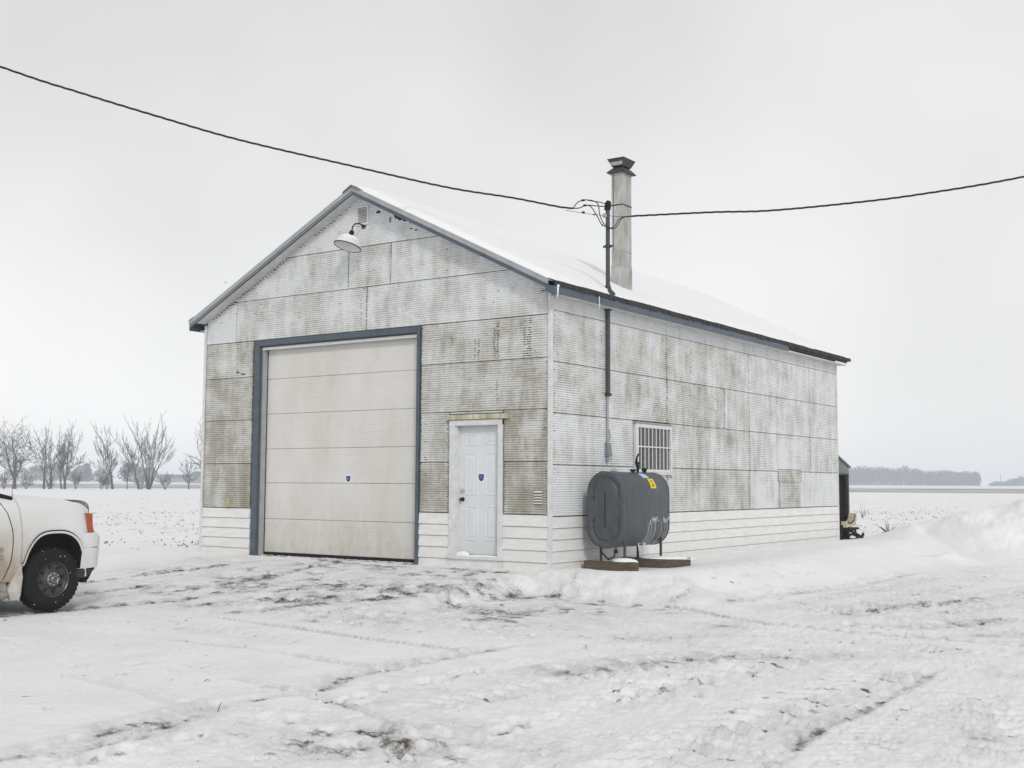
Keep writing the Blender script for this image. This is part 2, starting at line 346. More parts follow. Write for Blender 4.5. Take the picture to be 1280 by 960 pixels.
def tracks(x, y):
    """fine relief of the driven yard: returns height, bare soil plus darkened lug troughs, packing"""
    h = np.zeros_like(x); d = np.zeros_like(x); p = np.zeros_like(x)
    n1 = fbm(x*1.3, y*1.3, 51, 4); n2 = fbm(x*6, y*6, 52, 3); n3 = fbm(x*15, y*15, 53, 2)
    rough = fbm(x*2.6, y*2.6, 54, 5)
    def run(pts, w, depth, berm=.4, lug=0, pitch=.22, soil=0, pack=.5, jig=.05, fade=True, slant=.7):
        P = np.array(pts, float); berm *= .25 if w > .24 else 1
        lo = P.min(0)-w*3-.3; hi = P.max(0)+w*3+.3
        I = np.where((x > lo[0]) & (x < hi[0]) & (y > lo[1]) & (y < hi[1]))[0]
        if not len(I): return
        X = x[I]+jig*n1[I]*4; Y = y[I]+jig*n1[I]*3
        best = np.full(len(I), 9.); sd = np.zeros(len(I)); al = np.zeros(len(I)); acc = 0
        L = np.hypot(*(P[1:]-P[:-1]).T).sum()
        for a, b in zip(P[:-1], P[1:]):
            e = b-a; l = np.hypot(*e); e = e/l
            t = np.clip((X-a[0])*e[0]+(Y-a[1])*e[1], 0, l)
            qx = X-a[0]-t*e[0]; qy = Y-a[1]-t*e[1]; q = np.hypot(qx, qy); k = q < best
            best[k] = q[k]; sd[k] = (qx*-e[1]+qy*e[0])[k]; al[k] = (acc+t)[k]; acc += l
        en = np.minimum(1, np.minimum(al, L-al)/.6+.15) if fade else 1
        vis = np.clip(.75+1.3*n1[I], .2, 1)*en
        ins = 1-sst(w*.75, w*1.1, best)
        hh = -depth*ins+depth*berm*np.exp(-((best-w*1.35)/(w*.45))**2)
        if lug:
            ph = al/pitch+np.abs(sd)/w*slant
            hh += lug*ins*(np.abs(((ph % 1)-.5)*2)-.5)*(.6+1.2*hsh(np.floor(ph), np.floor(ph*0)+(sd > 0), 5))
            lm = ins*np.clip(1-np.abs((ph % 1)-.5)*5.0, 0, 1)*(hsh(np.floor(ph), np.floor(ph*0)+(sd > 0), 6) > .35)*np.clip(.5+2.5*n2[I], 0, 1)  # darkens the troughs of the lug prints, lug by lug
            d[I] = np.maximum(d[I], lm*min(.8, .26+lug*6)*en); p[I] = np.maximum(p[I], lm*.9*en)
        h[I] += .72*hh*vis
        core = np.exp(-(best/(w*.8))**2)
        d[I] = np.maximum(d[I], 1.75*soil*core*vis*np.clip(.7+2.6*n2[I], 0, 1.3))
        p[I] = np.maximum(p[I], 1.35*pack*(1-sst(w*.8, w*2.2, best))*vis)
    def foot(cx, cy, ang, dep=.05, l=.17, w=.07, soil=.0):
        I = np.where((np.abs(x-cx) < .5) & (np.abs(y-cy) < .5))[0]
        if not len(I): return
        c, s = math.cos(ang), math.sin(ang); a = (x[I]-cx)*c+(y[I]-cy)*s; b = -(x[I]-cx)*s+(y[I]-cy)*c
        q = np.sqrt((a/l)**2+(b/w)**2)*(1+.5*n2[I])
        h[I] += -.8*dep*(1-sst(.6, 1.15, q))+dep*.25*np.exp(-((q-1.4)/.3)**2)
        d[I] = np.maximum(d[I], soil*(1-sst(.4, .9, q))); p[I] = np.maximum(p[I], .5*(1-sst(.6, 1.2, q)))
    # wheel ruts that run along the drive (parallel to the building's long side)
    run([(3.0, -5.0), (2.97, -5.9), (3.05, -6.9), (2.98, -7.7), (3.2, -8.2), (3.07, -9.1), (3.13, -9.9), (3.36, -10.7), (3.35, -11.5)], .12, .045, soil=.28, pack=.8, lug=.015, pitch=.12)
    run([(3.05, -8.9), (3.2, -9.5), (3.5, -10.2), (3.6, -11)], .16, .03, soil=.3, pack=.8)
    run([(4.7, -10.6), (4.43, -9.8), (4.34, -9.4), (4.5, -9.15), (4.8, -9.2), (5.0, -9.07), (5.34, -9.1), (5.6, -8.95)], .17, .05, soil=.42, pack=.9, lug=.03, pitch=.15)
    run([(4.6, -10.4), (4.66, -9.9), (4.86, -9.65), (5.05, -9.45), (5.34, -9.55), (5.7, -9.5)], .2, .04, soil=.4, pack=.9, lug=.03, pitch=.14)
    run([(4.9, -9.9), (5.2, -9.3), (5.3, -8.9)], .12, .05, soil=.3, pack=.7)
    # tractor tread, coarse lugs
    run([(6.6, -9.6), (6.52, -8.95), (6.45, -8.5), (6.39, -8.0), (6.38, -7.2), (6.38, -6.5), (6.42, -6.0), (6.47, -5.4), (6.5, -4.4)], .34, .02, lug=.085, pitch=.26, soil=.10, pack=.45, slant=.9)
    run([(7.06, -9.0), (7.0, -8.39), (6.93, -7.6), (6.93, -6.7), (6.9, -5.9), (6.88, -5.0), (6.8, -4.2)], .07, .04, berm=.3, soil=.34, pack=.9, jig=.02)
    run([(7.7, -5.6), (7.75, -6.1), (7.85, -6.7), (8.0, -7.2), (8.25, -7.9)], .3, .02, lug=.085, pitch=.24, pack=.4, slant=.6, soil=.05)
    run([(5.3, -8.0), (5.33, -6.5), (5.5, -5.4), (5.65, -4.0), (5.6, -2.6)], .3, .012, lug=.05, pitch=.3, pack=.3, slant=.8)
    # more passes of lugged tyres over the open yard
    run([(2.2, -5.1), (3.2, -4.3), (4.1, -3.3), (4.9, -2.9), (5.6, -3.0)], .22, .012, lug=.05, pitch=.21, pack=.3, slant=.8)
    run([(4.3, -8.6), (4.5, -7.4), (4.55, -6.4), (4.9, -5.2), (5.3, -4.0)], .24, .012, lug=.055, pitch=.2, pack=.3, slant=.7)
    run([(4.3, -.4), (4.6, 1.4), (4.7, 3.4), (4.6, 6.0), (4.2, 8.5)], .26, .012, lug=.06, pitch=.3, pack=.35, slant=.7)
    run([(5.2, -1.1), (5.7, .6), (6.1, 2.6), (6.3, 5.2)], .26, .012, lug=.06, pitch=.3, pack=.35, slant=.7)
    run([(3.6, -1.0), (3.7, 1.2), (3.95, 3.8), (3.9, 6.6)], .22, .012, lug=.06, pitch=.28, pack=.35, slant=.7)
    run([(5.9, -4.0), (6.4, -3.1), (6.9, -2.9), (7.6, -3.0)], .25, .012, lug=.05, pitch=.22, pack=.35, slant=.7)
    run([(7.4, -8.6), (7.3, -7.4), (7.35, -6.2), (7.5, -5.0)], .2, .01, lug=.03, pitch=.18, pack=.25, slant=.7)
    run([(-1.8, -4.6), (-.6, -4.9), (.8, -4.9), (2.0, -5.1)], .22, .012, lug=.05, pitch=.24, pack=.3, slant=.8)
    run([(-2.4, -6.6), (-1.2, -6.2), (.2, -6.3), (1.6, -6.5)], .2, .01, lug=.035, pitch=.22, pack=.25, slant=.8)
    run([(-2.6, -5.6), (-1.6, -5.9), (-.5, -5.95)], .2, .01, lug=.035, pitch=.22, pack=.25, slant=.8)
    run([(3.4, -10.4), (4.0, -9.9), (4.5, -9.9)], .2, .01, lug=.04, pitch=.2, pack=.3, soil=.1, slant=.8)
    # cross lines
    run([(-1.6, -5.3), (-.34, -5.5), (.5, -5.66), (1.4, -5.8), (2.2, -5.87), (3.2, -6.0)], .05, .06, soil=.34, pack=.9, jig=.012)
    run([(-.4, -7.0), (.6, -7.05), (1.28, -6.99), (2.39, -7.18), (3.3, -7.2)], .05, .04, soil=.14, pack=.6, jig=.015)
    run([(2.2, -8.25), (3.3, -8.5), (3.9, -8.65), (4.6, -8.9), (5.3, -9.0)], .05, .04, soil=.3, pack=.8, jig=.02)
    run([(1.0, -8.9), (2.2, -9.1), (3.1, -9.35)], .08, .02, soil=.05, pack=.3)
    run([(2.3, -1.1), (2.9, -1.25), (3.54, -1.66), (4.34, -2.09), (5.33, -2.25), (6.2, -2.27), (7.2, -2.33), (9, -2.4)], .06, .07, soil=.36, pack=1, jig=.012)
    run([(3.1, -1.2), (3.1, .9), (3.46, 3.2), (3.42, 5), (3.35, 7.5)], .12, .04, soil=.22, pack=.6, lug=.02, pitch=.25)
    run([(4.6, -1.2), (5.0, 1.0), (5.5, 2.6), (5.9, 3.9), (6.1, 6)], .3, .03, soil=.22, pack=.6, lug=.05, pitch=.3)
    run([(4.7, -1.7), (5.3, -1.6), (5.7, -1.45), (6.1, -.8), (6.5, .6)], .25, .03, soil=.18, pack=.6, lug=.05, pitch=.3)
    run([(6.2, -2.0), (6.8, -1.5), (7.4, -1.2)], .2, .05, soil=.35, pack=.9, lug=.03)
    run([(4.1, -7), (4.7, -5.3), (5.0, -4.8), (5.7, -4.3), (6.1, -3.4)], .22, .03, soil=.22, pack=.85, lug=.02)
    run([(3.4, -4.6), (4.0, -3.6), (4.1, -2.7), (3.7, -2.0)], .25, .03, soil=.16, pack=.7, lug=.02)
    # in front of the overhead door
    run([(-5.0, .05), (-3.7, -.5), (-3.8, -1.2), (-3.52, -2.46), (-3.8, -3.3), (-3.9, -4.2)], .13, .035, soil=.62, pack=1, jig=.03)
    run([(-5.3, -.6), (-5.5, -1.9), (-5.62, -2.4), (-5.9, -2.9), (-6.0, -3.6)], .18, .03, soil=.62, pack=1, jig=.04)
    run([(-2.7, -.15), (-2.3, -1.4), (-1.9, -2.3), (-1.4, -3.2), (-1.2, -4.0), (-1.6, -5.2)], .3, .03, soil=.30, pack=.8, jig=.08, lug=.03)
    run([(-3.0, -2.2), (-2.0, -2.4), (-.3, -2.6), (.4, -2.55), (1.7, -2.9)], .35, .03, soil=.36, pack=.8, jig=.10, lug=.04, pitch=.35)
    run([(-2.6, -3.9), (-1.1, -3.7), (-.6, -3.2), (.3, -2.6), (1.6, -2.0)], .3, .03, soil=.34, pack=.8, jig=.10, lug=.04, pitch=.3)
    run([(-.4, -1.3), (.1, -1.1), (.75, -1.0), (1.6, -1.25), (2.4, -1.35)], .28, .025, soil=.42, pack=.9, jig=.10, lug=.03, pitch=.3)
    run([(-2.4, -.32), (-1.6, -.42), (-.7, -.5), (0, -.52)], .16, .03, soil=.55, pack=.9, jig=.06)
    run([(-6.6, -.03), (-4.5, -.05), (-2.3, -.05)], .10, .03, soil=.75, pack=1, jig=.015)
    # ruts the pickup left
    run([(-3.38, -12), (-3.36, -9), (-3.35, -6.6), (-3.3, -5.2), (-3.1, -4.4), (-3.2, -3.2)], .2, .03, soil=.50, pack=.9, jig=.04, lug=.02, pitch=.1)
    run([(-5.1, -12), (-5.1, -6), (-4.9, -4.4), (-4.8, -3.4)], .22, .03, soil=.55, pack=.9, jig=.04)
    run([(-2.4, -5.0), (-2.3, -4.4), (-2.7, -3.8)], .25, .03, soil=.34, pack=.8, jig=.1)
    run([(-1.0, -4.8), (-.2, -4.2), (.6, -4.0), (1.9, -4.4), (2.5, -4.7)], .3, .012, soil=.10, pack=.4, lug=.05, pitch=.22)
    for k, (cx, cy) in enumerate([(3.71, -9.32), (3.93, -9.23), (3.72, -8.55), (3.71, -8.31), (3.71, -7.57), (3.71, -7.33), (3.65, -7.02), (3.65, -7.98), (3.8, -10.04), (3.8, -10.52), (3.82, -10.73), (5.35, -9.52), (5.28, -8.71), (3.71, -6.87), (.1, -4.09), (.37, -4.1), (.63, -4.1), (.88, -4.13), (1.45, -4.29), (1.67, -4.31), (1.97, -4.45), (2.26, -4.58), (4.09, -.32), (4.29, -.28), (4.44, -.17), (4.56, .04), (4.68, .25), (4.8, .47), (4.92, .69), (5.02, 1.02), (5.16, 1.26), (5.3, 1.5), (5.28, -7.24), (5.3, -7.06), (5.33, -6.56), (5.26, -6.02), (5.51, -6.22), (5.67, -6.74), (5.32, -5.34), (5.55, -5.39), (5.23, -8.44), (5.26, -8.18), (5.1, -1.5), (5.4, -1.6), (5.6, -1.7), (5.85, -1.33)]):
        foot(cx, cy, 1.9+.5*math.sin(k*2.1), .045 if cy < -5 else .05, soil=.6 if k % 3 == 0 else .34)
    rg = np.random.RandomState(5)
    for k in range(700):
        cx, cy = rg.uniform(-6, 8), rg.uniform(-10, 4)
        foot(cx, cy, rg.uniform(0, 3), rg.uniform(.012, .04), rg.uniform(.04, .11), rg.uniform(.02, .05), soil=.5 if k % 4 == 0 else .12)
    # general churn of the driven yard
    yard = sst(.5, 1.5, -y+.0)*sst(-9, -6, x)+sst(3.3, 3.9, x)*(1-sst(9, 11, y))
    yard = np.clip(yard, 0, 1)
    n4 = fbm(x*3.2+y*.4, y*3.2, 57, 5); n5 = fbm(x*22, y*22, 58, 2); n6 = fbm(x*9+y*2, y*3.2, 59, 4); n7 = fbm(x*30, y*12, 60, 3); calm = 1-.65*sst(-4.4, -5.4, y)*(1-sst(2.4, 4.0, x)); h += calm*yard*(.013*rough*np.abs(n1)*4+.016*n2+.012*n3+.012*n5+.022*np.abs(n6)*(.5+n1)+.016*n7+.11*np.clip(vnoise(x*24, y*24, 63)-.70, 0, .2)*np.clip(.25+2*n1+n6, 0, 1)+.07*np.clip(vnoise(x*46, y*46, 64)-.70, 0, .2)*np.clip(.4+2*n4, 0, 1))+(1-yard)*(.006*n2)
    q = fbm(x*.9+3, y*.9, 61, 4)
    p[:] = np.maximum(p, calm*yard*np.clip(.10+1.1*q+1.0*n4+1.5*n6*(.4+q), 0, .6))
    fr = sst(.1, .6, -y)*(1-sst(3.5, 6.5, -y))*sst(-8, -6, x)*(1-sst(2, 4.5, x))
    d[:] = np.maximum(d, fr*np.clip(.10+.9*n1+.7*n2, 0, .38)); p[:] = np.maximum(p, fr*.6)
    return h, d, p

CX, CY = 9.75, -15.05
def make_ground():
    a0 = 34.8
    ang = np.concatenate([np.arange(-180, -48, 4.), np.arange(-48, -27, .6), np.arange(-27, 27, .066), np.arange(27, 48, .6), np.arange(48, 180, 4.)])
    rad = [.25, 1, 2, 3, 4, 4.6]
    while rad[-1] < 42: rad.append(rad[-1]+min(.11, max(.018, rad[-1]**2/2300)))
    while rad[-1] < 1400: rad.append(rad[-1]*1.045)
    rad = np.array(rad)
    A, Rr = np.meshgrid(np.radians(ang+a0), rad)
    x = (CX-np.sin(A)*Rr).ravel(); y = (CY+np.cos(A)*Rr).ravel(); r = Rr.ravel()
    z = base_h(x, y)
    dirt = np.zeros_like(x); pack = np.zeros_like(x)
    I = np.where((r < 34) & (x > -14) & (x < 16) & (y < 16))[0]
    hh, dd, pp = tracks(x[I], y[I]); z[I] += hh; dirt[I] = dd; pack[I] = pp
    J = np.where((r >= 3) & (r < 140))[0]
    fld = np.clip(np.maximum(y[J]-12, -9-x[J])/3, 0, 1)
    nn = fbm(x[J]*1.1, y[J]*1.1, 71, 4)
    dirt[J] = np.maximum(dirt[J], fld*np.clip(nn*1.3-.1, 0, .30)*np.clip(30/r[J], 0, 1)**.5)
    z += 1.5*sst(320, 800, r)
    brown = np.clip(sst(262, 285, r+30*fbm(x*.01, y*.01, 81, 3))*(1-sst(420, 560, r)), 0, 1)*np.clip(.75+1.2*fbm(x*.03, y*.03, 82, 3), 0, 1)
    n, m = len(rad), len(ang)
    idx = np.arange(n*m).reshape(n, m)
    q = np.stack([idx[:-1, :], np.roll(idx, -1, 1)[:-1, :], np.roll(idx, -1, 1)[1:, :], idx[1:, :]], -1).reshape(-1, 4)
    q = q[:, ::1]
    me = bpy.data.meshes.new('snow_ground')
    nv = n*m+1; me.vertices.add(nv)
    co = np.empty((nv, 3)); co[:-1, 0] = x; co[:-1, 1] = y; co[:-1, 2] = z; co[-1] = (CX, CY, z[:m].mean())
    me.vertices.foreach_set('co', co.ravel())
    tri = np.stack([np.full(m, n*m), np.roll(np.arange(m), -1), np.arange(m)], -1)
    me.loops.add(len(q)*4+m*3); me.polygons.add(len(q)+m)
    me.loops.foreach_set('vertex_index', np.concatenate([q[:, ::-1].ravel(), tri.ravel()[::1]]).astype(np.int32))
    me.polygons.foreach_set('loop_start', np.concatenate([np.arange(len(q))*4, len(q)*4+np.arange(m)*3]).astype(np.int32))
    me.update(calc_edges=True); me.validate()
    me.polygons.foreach_set('use_smooth', [True]*len(me.polygons))
    at = me.color_attributes.new('soil', 'FLOAT_COLOR', 'POINT')
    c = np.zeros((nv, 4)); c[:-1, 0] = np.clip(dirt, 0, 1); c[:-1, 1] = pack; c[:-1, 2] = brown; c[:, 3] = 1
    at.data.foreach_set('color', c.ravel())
    me.materials.append(GROUND)
    o = bpy.data.objects.new('snow_ground', me); COL.objects.link(o); o['kind'] = 'structure'; o['label'] = 'snow covered yard and fields with wheel tracks and ploughed bank'
    return o
make_ground()
def gzs(x, y):     # with the yard's fine relief
    x = np.asarray(x, float); y = np.asarray(y, float); return base_h(x, y)+tracks(x, y)[0]
def gz(x, y):
    x = np.array([float(x)]); y = np.array([float(y)]); r = np.hypot(x-CX, y-CY)
    return float((base_h(x, y)+1.5*sst(320, 800, r))[0])
# ---------------------------------------------------------------- the garage building
W_, L_ = 7.80, 12.60; XR = -3.89; ZR = 6.37; SL = .494
def zroof(x): return ZR-SL*abs(x-XR)
B = thing('garage_building', 'weathered white ribbed-metal garage building with snowy gable roof', 'garage', (0, 0, 0))
part = lambda mb, name, mat, parent=B, **k: mb.build(name, mat, parent, **k)

# structural core with the two door openings left open
GX0, GX1, GZ = -6.30, -2.60, 3.78       # overhead door opening
DX0, DX1, DZ0, DZ1 = -1.80, -.94, .17, 2.24
T = .18
def gable(x0, x1, zb, y0, d, mb, drop=.10):
    xs = [x0, x1] if not (x0 < XR < x1) else [x0, XR, x1]
    poly = [(x0, y0, zb), (x1, y0, zb)]+[(x, y0, zroof(x)-drop) for x in reversed(xs)]
    mb.prism(poly, (0, d, 0))
mb = MB()
for x0, x1, zb in ((-W_, GX0, -.4), (GX0, GX1, GZ), (GX1, DX0, -.4), (DX0, DX1, DZ1), (DX1, 0, -.4)):
    gable(x0, x1, zb, 0, T, mb)
mb.box(DX0, DX1, 0.002, T, -.4, DZ0-.03)
part(mb, 'front_wall', CORE)
part(MB().box(-T, 0, T, L_, -.4, 4.33), 'side_wall', CORE)
part(MB().box(-W_, -W_+T, T, L_, -.4, 4.33), 'side_wall', WHITE)
mb = MB(); gable(-W_+T, -T, -.4, L_-T, T-.002, mb); part(mb, 'rear_wall', WHITE)

PITCH = .0362
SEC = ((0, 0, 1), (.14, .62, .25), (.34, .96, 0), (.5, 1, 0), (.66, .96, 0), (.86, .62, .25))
def sheet(face, a0, a1, z0, z1, dirt, lift=.0, gap=.006, name='wall_panel', mat=None, clip=True):
    """one ribbed sheet: horizontal ribs, lower edge lapping 6 mm proud, returned edges"""
    mp = (lambda a, z, d: (a, -d, z)) if face == 'f' else (lambda a, z, d: (d, a, z))
    a0 += gap; a1 -= gap; z0 += gap*.8; z1 -= gap*.6
    top = lambda a: (zroof(a)-.105) if face == 'f' else 4.262
    rows = []; n = int((z1-z0)/PITCH)+1
    warp = random.uniform(-.002, .003)
    for i in range(n+1):
        for u, dv, g in SEC:
            z = z0+(i+u)*PITCH
            if z >= z1-.002: break
            rows.append((z, .013+.0085*dv+lift+.006*(1-(z-z0)/(z1-z0))+warp, g))
    rows.append((z1-.001, .016+lift, .6))
    P = []; G = []
    for z, d, g in rows:
        b0, b1 = a0, a1
        if face == 'f' and clip:
            if z > top(b0): b0 = max(b0, XR-(ZR-.105-z)/SL)
            if z > top(b1): b1 = min(b1, XR+(ZR-.105-z)/SL)
        elif face == 's' and z > top(0): break
        if b1-b0 < .02: break
        m = max(1, int((b1-b0)/.9)); ew = min(.022, (b1-b0)*.2)
        cols = [b0, b0+ew]+[b0+(b1-b0)*j/m for j in range(1, m)]+[b1-ew, b1]
        P.append([mp(b0, z, .001)]+[mp(a_, z, d+.0025*math.sin(a_*2.3+z*1.7)) for a_ in cols]+[mp(b1, z, .001)])
        G.append([1.5, 1.2]+[g]*(len(cols)-2)+[1.2, 1.5])  # sheet edges darkened to stand in for the lap shadow
    if len(P) < 3: return
    # pad columns to equal count
    w = max(len(p) for p in P)
    P = [p if len(p) == w else p[:-1]+[p[-2]]*(w-len(p))+[p[-1]] for p in P]; G = [g if len(g) == w else g[:-1]+[g[-2]]*(w-len(g))+[g[-1]] for g in G]
    P = [[(p[0], -.001, p[2]) if face == 'f' else (.001, p[1], p[2]) for p in P[0]]]+P
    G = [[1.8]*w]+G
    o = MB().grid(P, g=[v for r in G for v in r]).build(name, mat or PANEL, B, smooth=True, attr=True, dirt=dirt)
    return o
zf = [.841, 1.649, 2.449, 3.24, 3.904, 4.66, 5.37, 6.30]
XL = -W_+.026; XE = -.026
# left strip (beside the slate door jamb)
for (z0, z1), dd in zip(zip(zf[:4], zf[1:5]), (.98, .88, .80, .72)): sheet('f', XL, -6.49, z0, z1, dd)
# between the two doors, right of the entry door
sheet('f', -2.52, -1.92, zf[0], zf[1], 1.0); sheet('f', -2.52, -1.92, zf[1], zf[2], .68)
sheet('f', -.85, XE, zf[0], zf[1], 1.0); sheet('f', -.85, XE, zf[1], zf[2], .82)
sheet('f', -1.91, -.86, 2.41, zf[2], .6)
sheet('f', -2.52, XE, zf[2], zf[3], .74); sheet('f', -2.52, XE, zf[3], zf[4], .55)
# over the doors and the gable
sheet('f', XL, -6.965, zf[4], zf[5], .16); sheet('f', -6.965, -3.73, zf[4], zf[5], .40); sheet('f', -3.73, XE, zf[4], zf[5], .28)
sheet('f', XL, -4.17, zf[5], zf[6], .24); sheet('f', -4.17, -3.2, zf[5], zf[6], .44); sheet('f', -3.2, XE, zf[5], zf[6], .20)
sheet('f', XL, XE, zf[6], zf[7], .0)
zs = [.817, 1.60, 2.391, 3.18, 3.972, 4.30]
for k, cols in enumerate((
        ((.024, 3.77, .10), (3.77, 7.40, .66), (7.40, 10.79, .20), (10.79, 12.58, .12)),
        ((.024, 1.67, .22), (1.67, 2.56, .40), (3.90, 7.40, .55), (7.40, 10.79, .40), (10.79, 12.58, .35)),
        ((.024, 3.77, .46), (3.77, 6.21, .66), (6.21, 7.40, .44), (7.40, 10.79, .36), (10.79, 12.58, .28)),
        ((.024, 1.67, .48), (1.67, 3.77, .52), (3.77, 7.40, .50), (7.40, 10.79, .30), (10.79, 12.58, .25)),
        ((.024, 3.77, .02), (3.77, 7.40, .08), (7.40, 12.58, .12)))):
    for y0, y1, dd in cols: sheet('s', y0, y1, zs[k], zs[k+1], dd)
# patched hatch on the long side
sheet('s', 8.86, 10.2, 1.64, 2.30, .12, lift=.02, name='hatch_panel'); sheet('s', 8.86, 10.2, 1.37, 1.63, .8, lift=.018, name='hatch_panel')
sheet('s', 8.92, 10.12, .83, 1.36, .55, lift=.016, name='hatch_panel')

# lower clapboards
def boards(face, a0, a1, zb, zt, n=5):
    h = (zt-zb)/n
    for i in range(n):
        z0 = zb+i*h; z1 = z0+h-.007
        if face == 'f': a = [(a0, -.034, z0), (a1, -.034, z0), (a1, -.001, z0), (a0, -.001, z0)]; c = [(a0, -.014, z1), (a1, -.014, z1), (a1, -.001, z1), (a0, -.001, z1)]
        else: a = [(.034, a0, z0), (.034, a1, z0), (.001, a1, z0), (.001, a0, z0)]; c = [(.014, a0, z1), (.014, a1, z1), (.001, a1, z1), (.001, a0, z1)]
        part(MB().hull8(a, c), 'siding_board', WHITE)
boards('f', XL, -6.49, -.06, .838); boards('f', -2.53, -1.905, -.06, .838); boards('f', -.858, XE, -.06, .838)
for y0, y1 in ((.024, 3.6), (3.603, 7.2), (7.203, 10.8), (10.803, 12.58)): boards('s', y0, y1, -.06, .812)
# corner trims
for x in (0, -W_):
    s = 1 if x == 0 else -1
    part(MB().hull8([(x+s*.036, -.037, -.08), (x-s*.024, -.037, -.08), (x-s*.024, -.001, -.08), (x+s*.036, -.001, -.08)], [(x+s*.036, -.037, 4.28), (x-s*.024, -.037, 4.28), (x-s*.024, -.001, 4.28), (x+s*.036, -.001, 4.28)]), 'corner_trim', TRIM)
part(MB().box(.001, .036, .001, .022, -.08, 4.26), 'corner_trim', TRIM)
part(MB().box(.001, .034, 12.575, 12.605, -.08, 4.26), 'corner_trim', TRIM)

# screw heads and dents along the vertical laps (too many and small to single out)
mb = MB(); rg = random.Random(3)
def spot(face, a, z, w, h, d=.026):
    n = 6; c = [(a+w*math.cos(2*PI*i/n), z+h*math.sin(2*PI*i/n)) for i in range(n)]
    P = [((p, -d, q) if face == 'f' else (d, p, q)) for p, q in c]; P2 = [((p, -d+.012, q) if face == 'f' else (d-.012, p, q)) for p, q in c]
    mb.add(P2+P, [tuple(range(n, 2*n))]+[(i, (i+1) % n, n+(i+1) % n, n+i) for i in range(n)])
def rowspots(face, a, z0, z1, den, w=.009, h=.007, jig=.008):
    z = z0+.02
    while z < z1:
        if rg.random() < den: spot(face, a+rg.uniform(-jig, jig), z, w*rg.uniform(.6, 1.5), h*rg.uniform(.6, 1.2))
        z += PITCH
for a, z0, z1, dn in ((-6.92, 3.26, 3.88, .4), (-6.98, 3.92, 4.5, .25), (-3.86, 3.95, 4.62, .5), (-3.74, 3.95, 4.64, .3), (-4.17, 4.7, 5.35, .55), (-3.95, 4.7, 5.3, .25), (-3.19, 4.7, 5.33, .65), (-1.88, 2.47, 3.85, .35), (-1.24, 2.5, 3.2, .3), (-2.5, .86, 3.85, .35), (-1.95, .86, 2.3, .5), (-.82, .86, 2.4, .6), (-.06, .9, 3.2, .45), (-.1, 2.0, 2.3, .9), (-6.5, 3.3, 3.85, .6), (-4.8, 3.95, 4.6, .12), (-2.2, 3.95, 4.6, .2), (-1.2, 3.95, 4.4, .15)): rowspots('f', a, z0, z1, dn)
for a, z0, z1, dn in ((-1.42, 3.25, 3.62, .8), (-1.34, 3.25, 3.62, .7), (-1.03, 3.25, 3.75, .9), (-.97, 3.25, 3.85, .85), (-.46, 3.26, 3.84, .7), (-.41, 3.26, 3.6, .8), (-.36, 3.26, 3.88, .95), (-.98, 2.5, 2.95, .7), (-2.4, 1.2, 2.3, .25)): rowspots('f', a, z0, z1, dn, .022, .006, .012)
for a, z0, z1, dn in ((.08, .9, 4.0, .35), (1.5, 2.4, 3.9, .25), (3.8, .9, 3.95, .45), (7.43, .85, 3.95, .6), (10.82, .85, 2.35, .65), (8.9, .85, 2.3, .6), (10.17, .85, 2.3, .6), (9.5, 1.7, 2.3, .3), (4.75, 2.4, 3.9, .4), (6.24, 2.4, 3.2, .6), (2.5, .9, 1.5, .3)): rowspots('s', a, z0, z1, dn, .011, .007)
for k in range(46):
    spot('f', rg.uniform(-7.6, -.2), rg.uniform(3.95, 5.2), .012, .010) if rg.random() < .5 else spot('s', rg.uniform(.2, 12.3), rg.uniform(.9, 3.9), .014, .009)
# sheet ends under the rake
x = -7.6
while x < -4.1:
    spot('f', x, zroof(x)-.14+rg.uniform(-.02, 0), rg.uniform(.015, .05), .008); x += PITCH/SL
# torn holes near the gable top
for px, pz, w, h in ((-3.50, 5.93, .055, .028), (-3.23, 5.76, .03, .06), (-3.09, 5.83, .06, .07), (-3.0, 5.765, .075, .045), (-2.90, 5.72, .05, .03), (-2.77, 5.55, .03, .022), (-2.66, 5.52, .035, .024), (-2.78, 5.66, .022, .02), (-.33, 4.49, .045, .03), (-.12, 4.26, .05, .02), (-6.9, 3.34, .05, .012), (-6.75, 3.30, .07, .012)):
    spot('f', px, pz, w, h, .028)
part(mb, 'screw_head', DARK, kind='stuff')

# overhead door: frame, six sections
mb = MB()
part(MB().box(-6.445, -6.31, -.045, T-.02, -.04, 3.90), 'door_jamb', SLATE, bevel=.004)
part(MB().box(-2.60, -2.535, -.045, T-.02, -.04, 3.90), 'door_jamb', SLATE, bevel=.004)
part(MB().box(-6.307, -2.603, -.048, T-.02, 3.795, 3.895), 'door_head', SLATE, bevel=.004)
part(MB().box(-6.297, -6.25, .02, .10, -.02, 3.77), 'door_stop', GREYTRIM); part(MB().box(-2.645, -2.603, .02, .10, -.02, 3.77), 'door_stop', SLATE)
part(MB().box(-6.297, -2.603, .01, .035, 3.72, 3.768), 'weather_strip', TRIM)
door = part(MB().box(-6.297, -2.603, .165, .175, .02, 3.77), 'overhead_door', DARK)
zz = [.055, .655, 1.30, 1.915, 2.55, 3.19, 3.76]
for i in range(6):
    z0, z1 = zz[i], zz[i+1]; rows = []
    prof = [(z0+.002, .160), (z0+.002, .125), (z0+.008, .120)]
    for q in (.2, .4, .6, .8):      # shallow pressed grooves
        z = z0+(z1-z0)*q; prof += [(z-.008, .120), (z, .1225), (z+.008, .120)]
    prof += [(z1-.010, .120), (z1-.003, .126), (z1-.003, .160)]
    sag = [random.uniform(-.003, .003) for _ in range(5)]
    P = [[(-6.245+3.60*j/4, d+(sag[j] if .11 < d < .125 else 0), z) for j in range(5)] for z, d in prof]
    MB().grid(P).build('door_section', GDOOR, door)
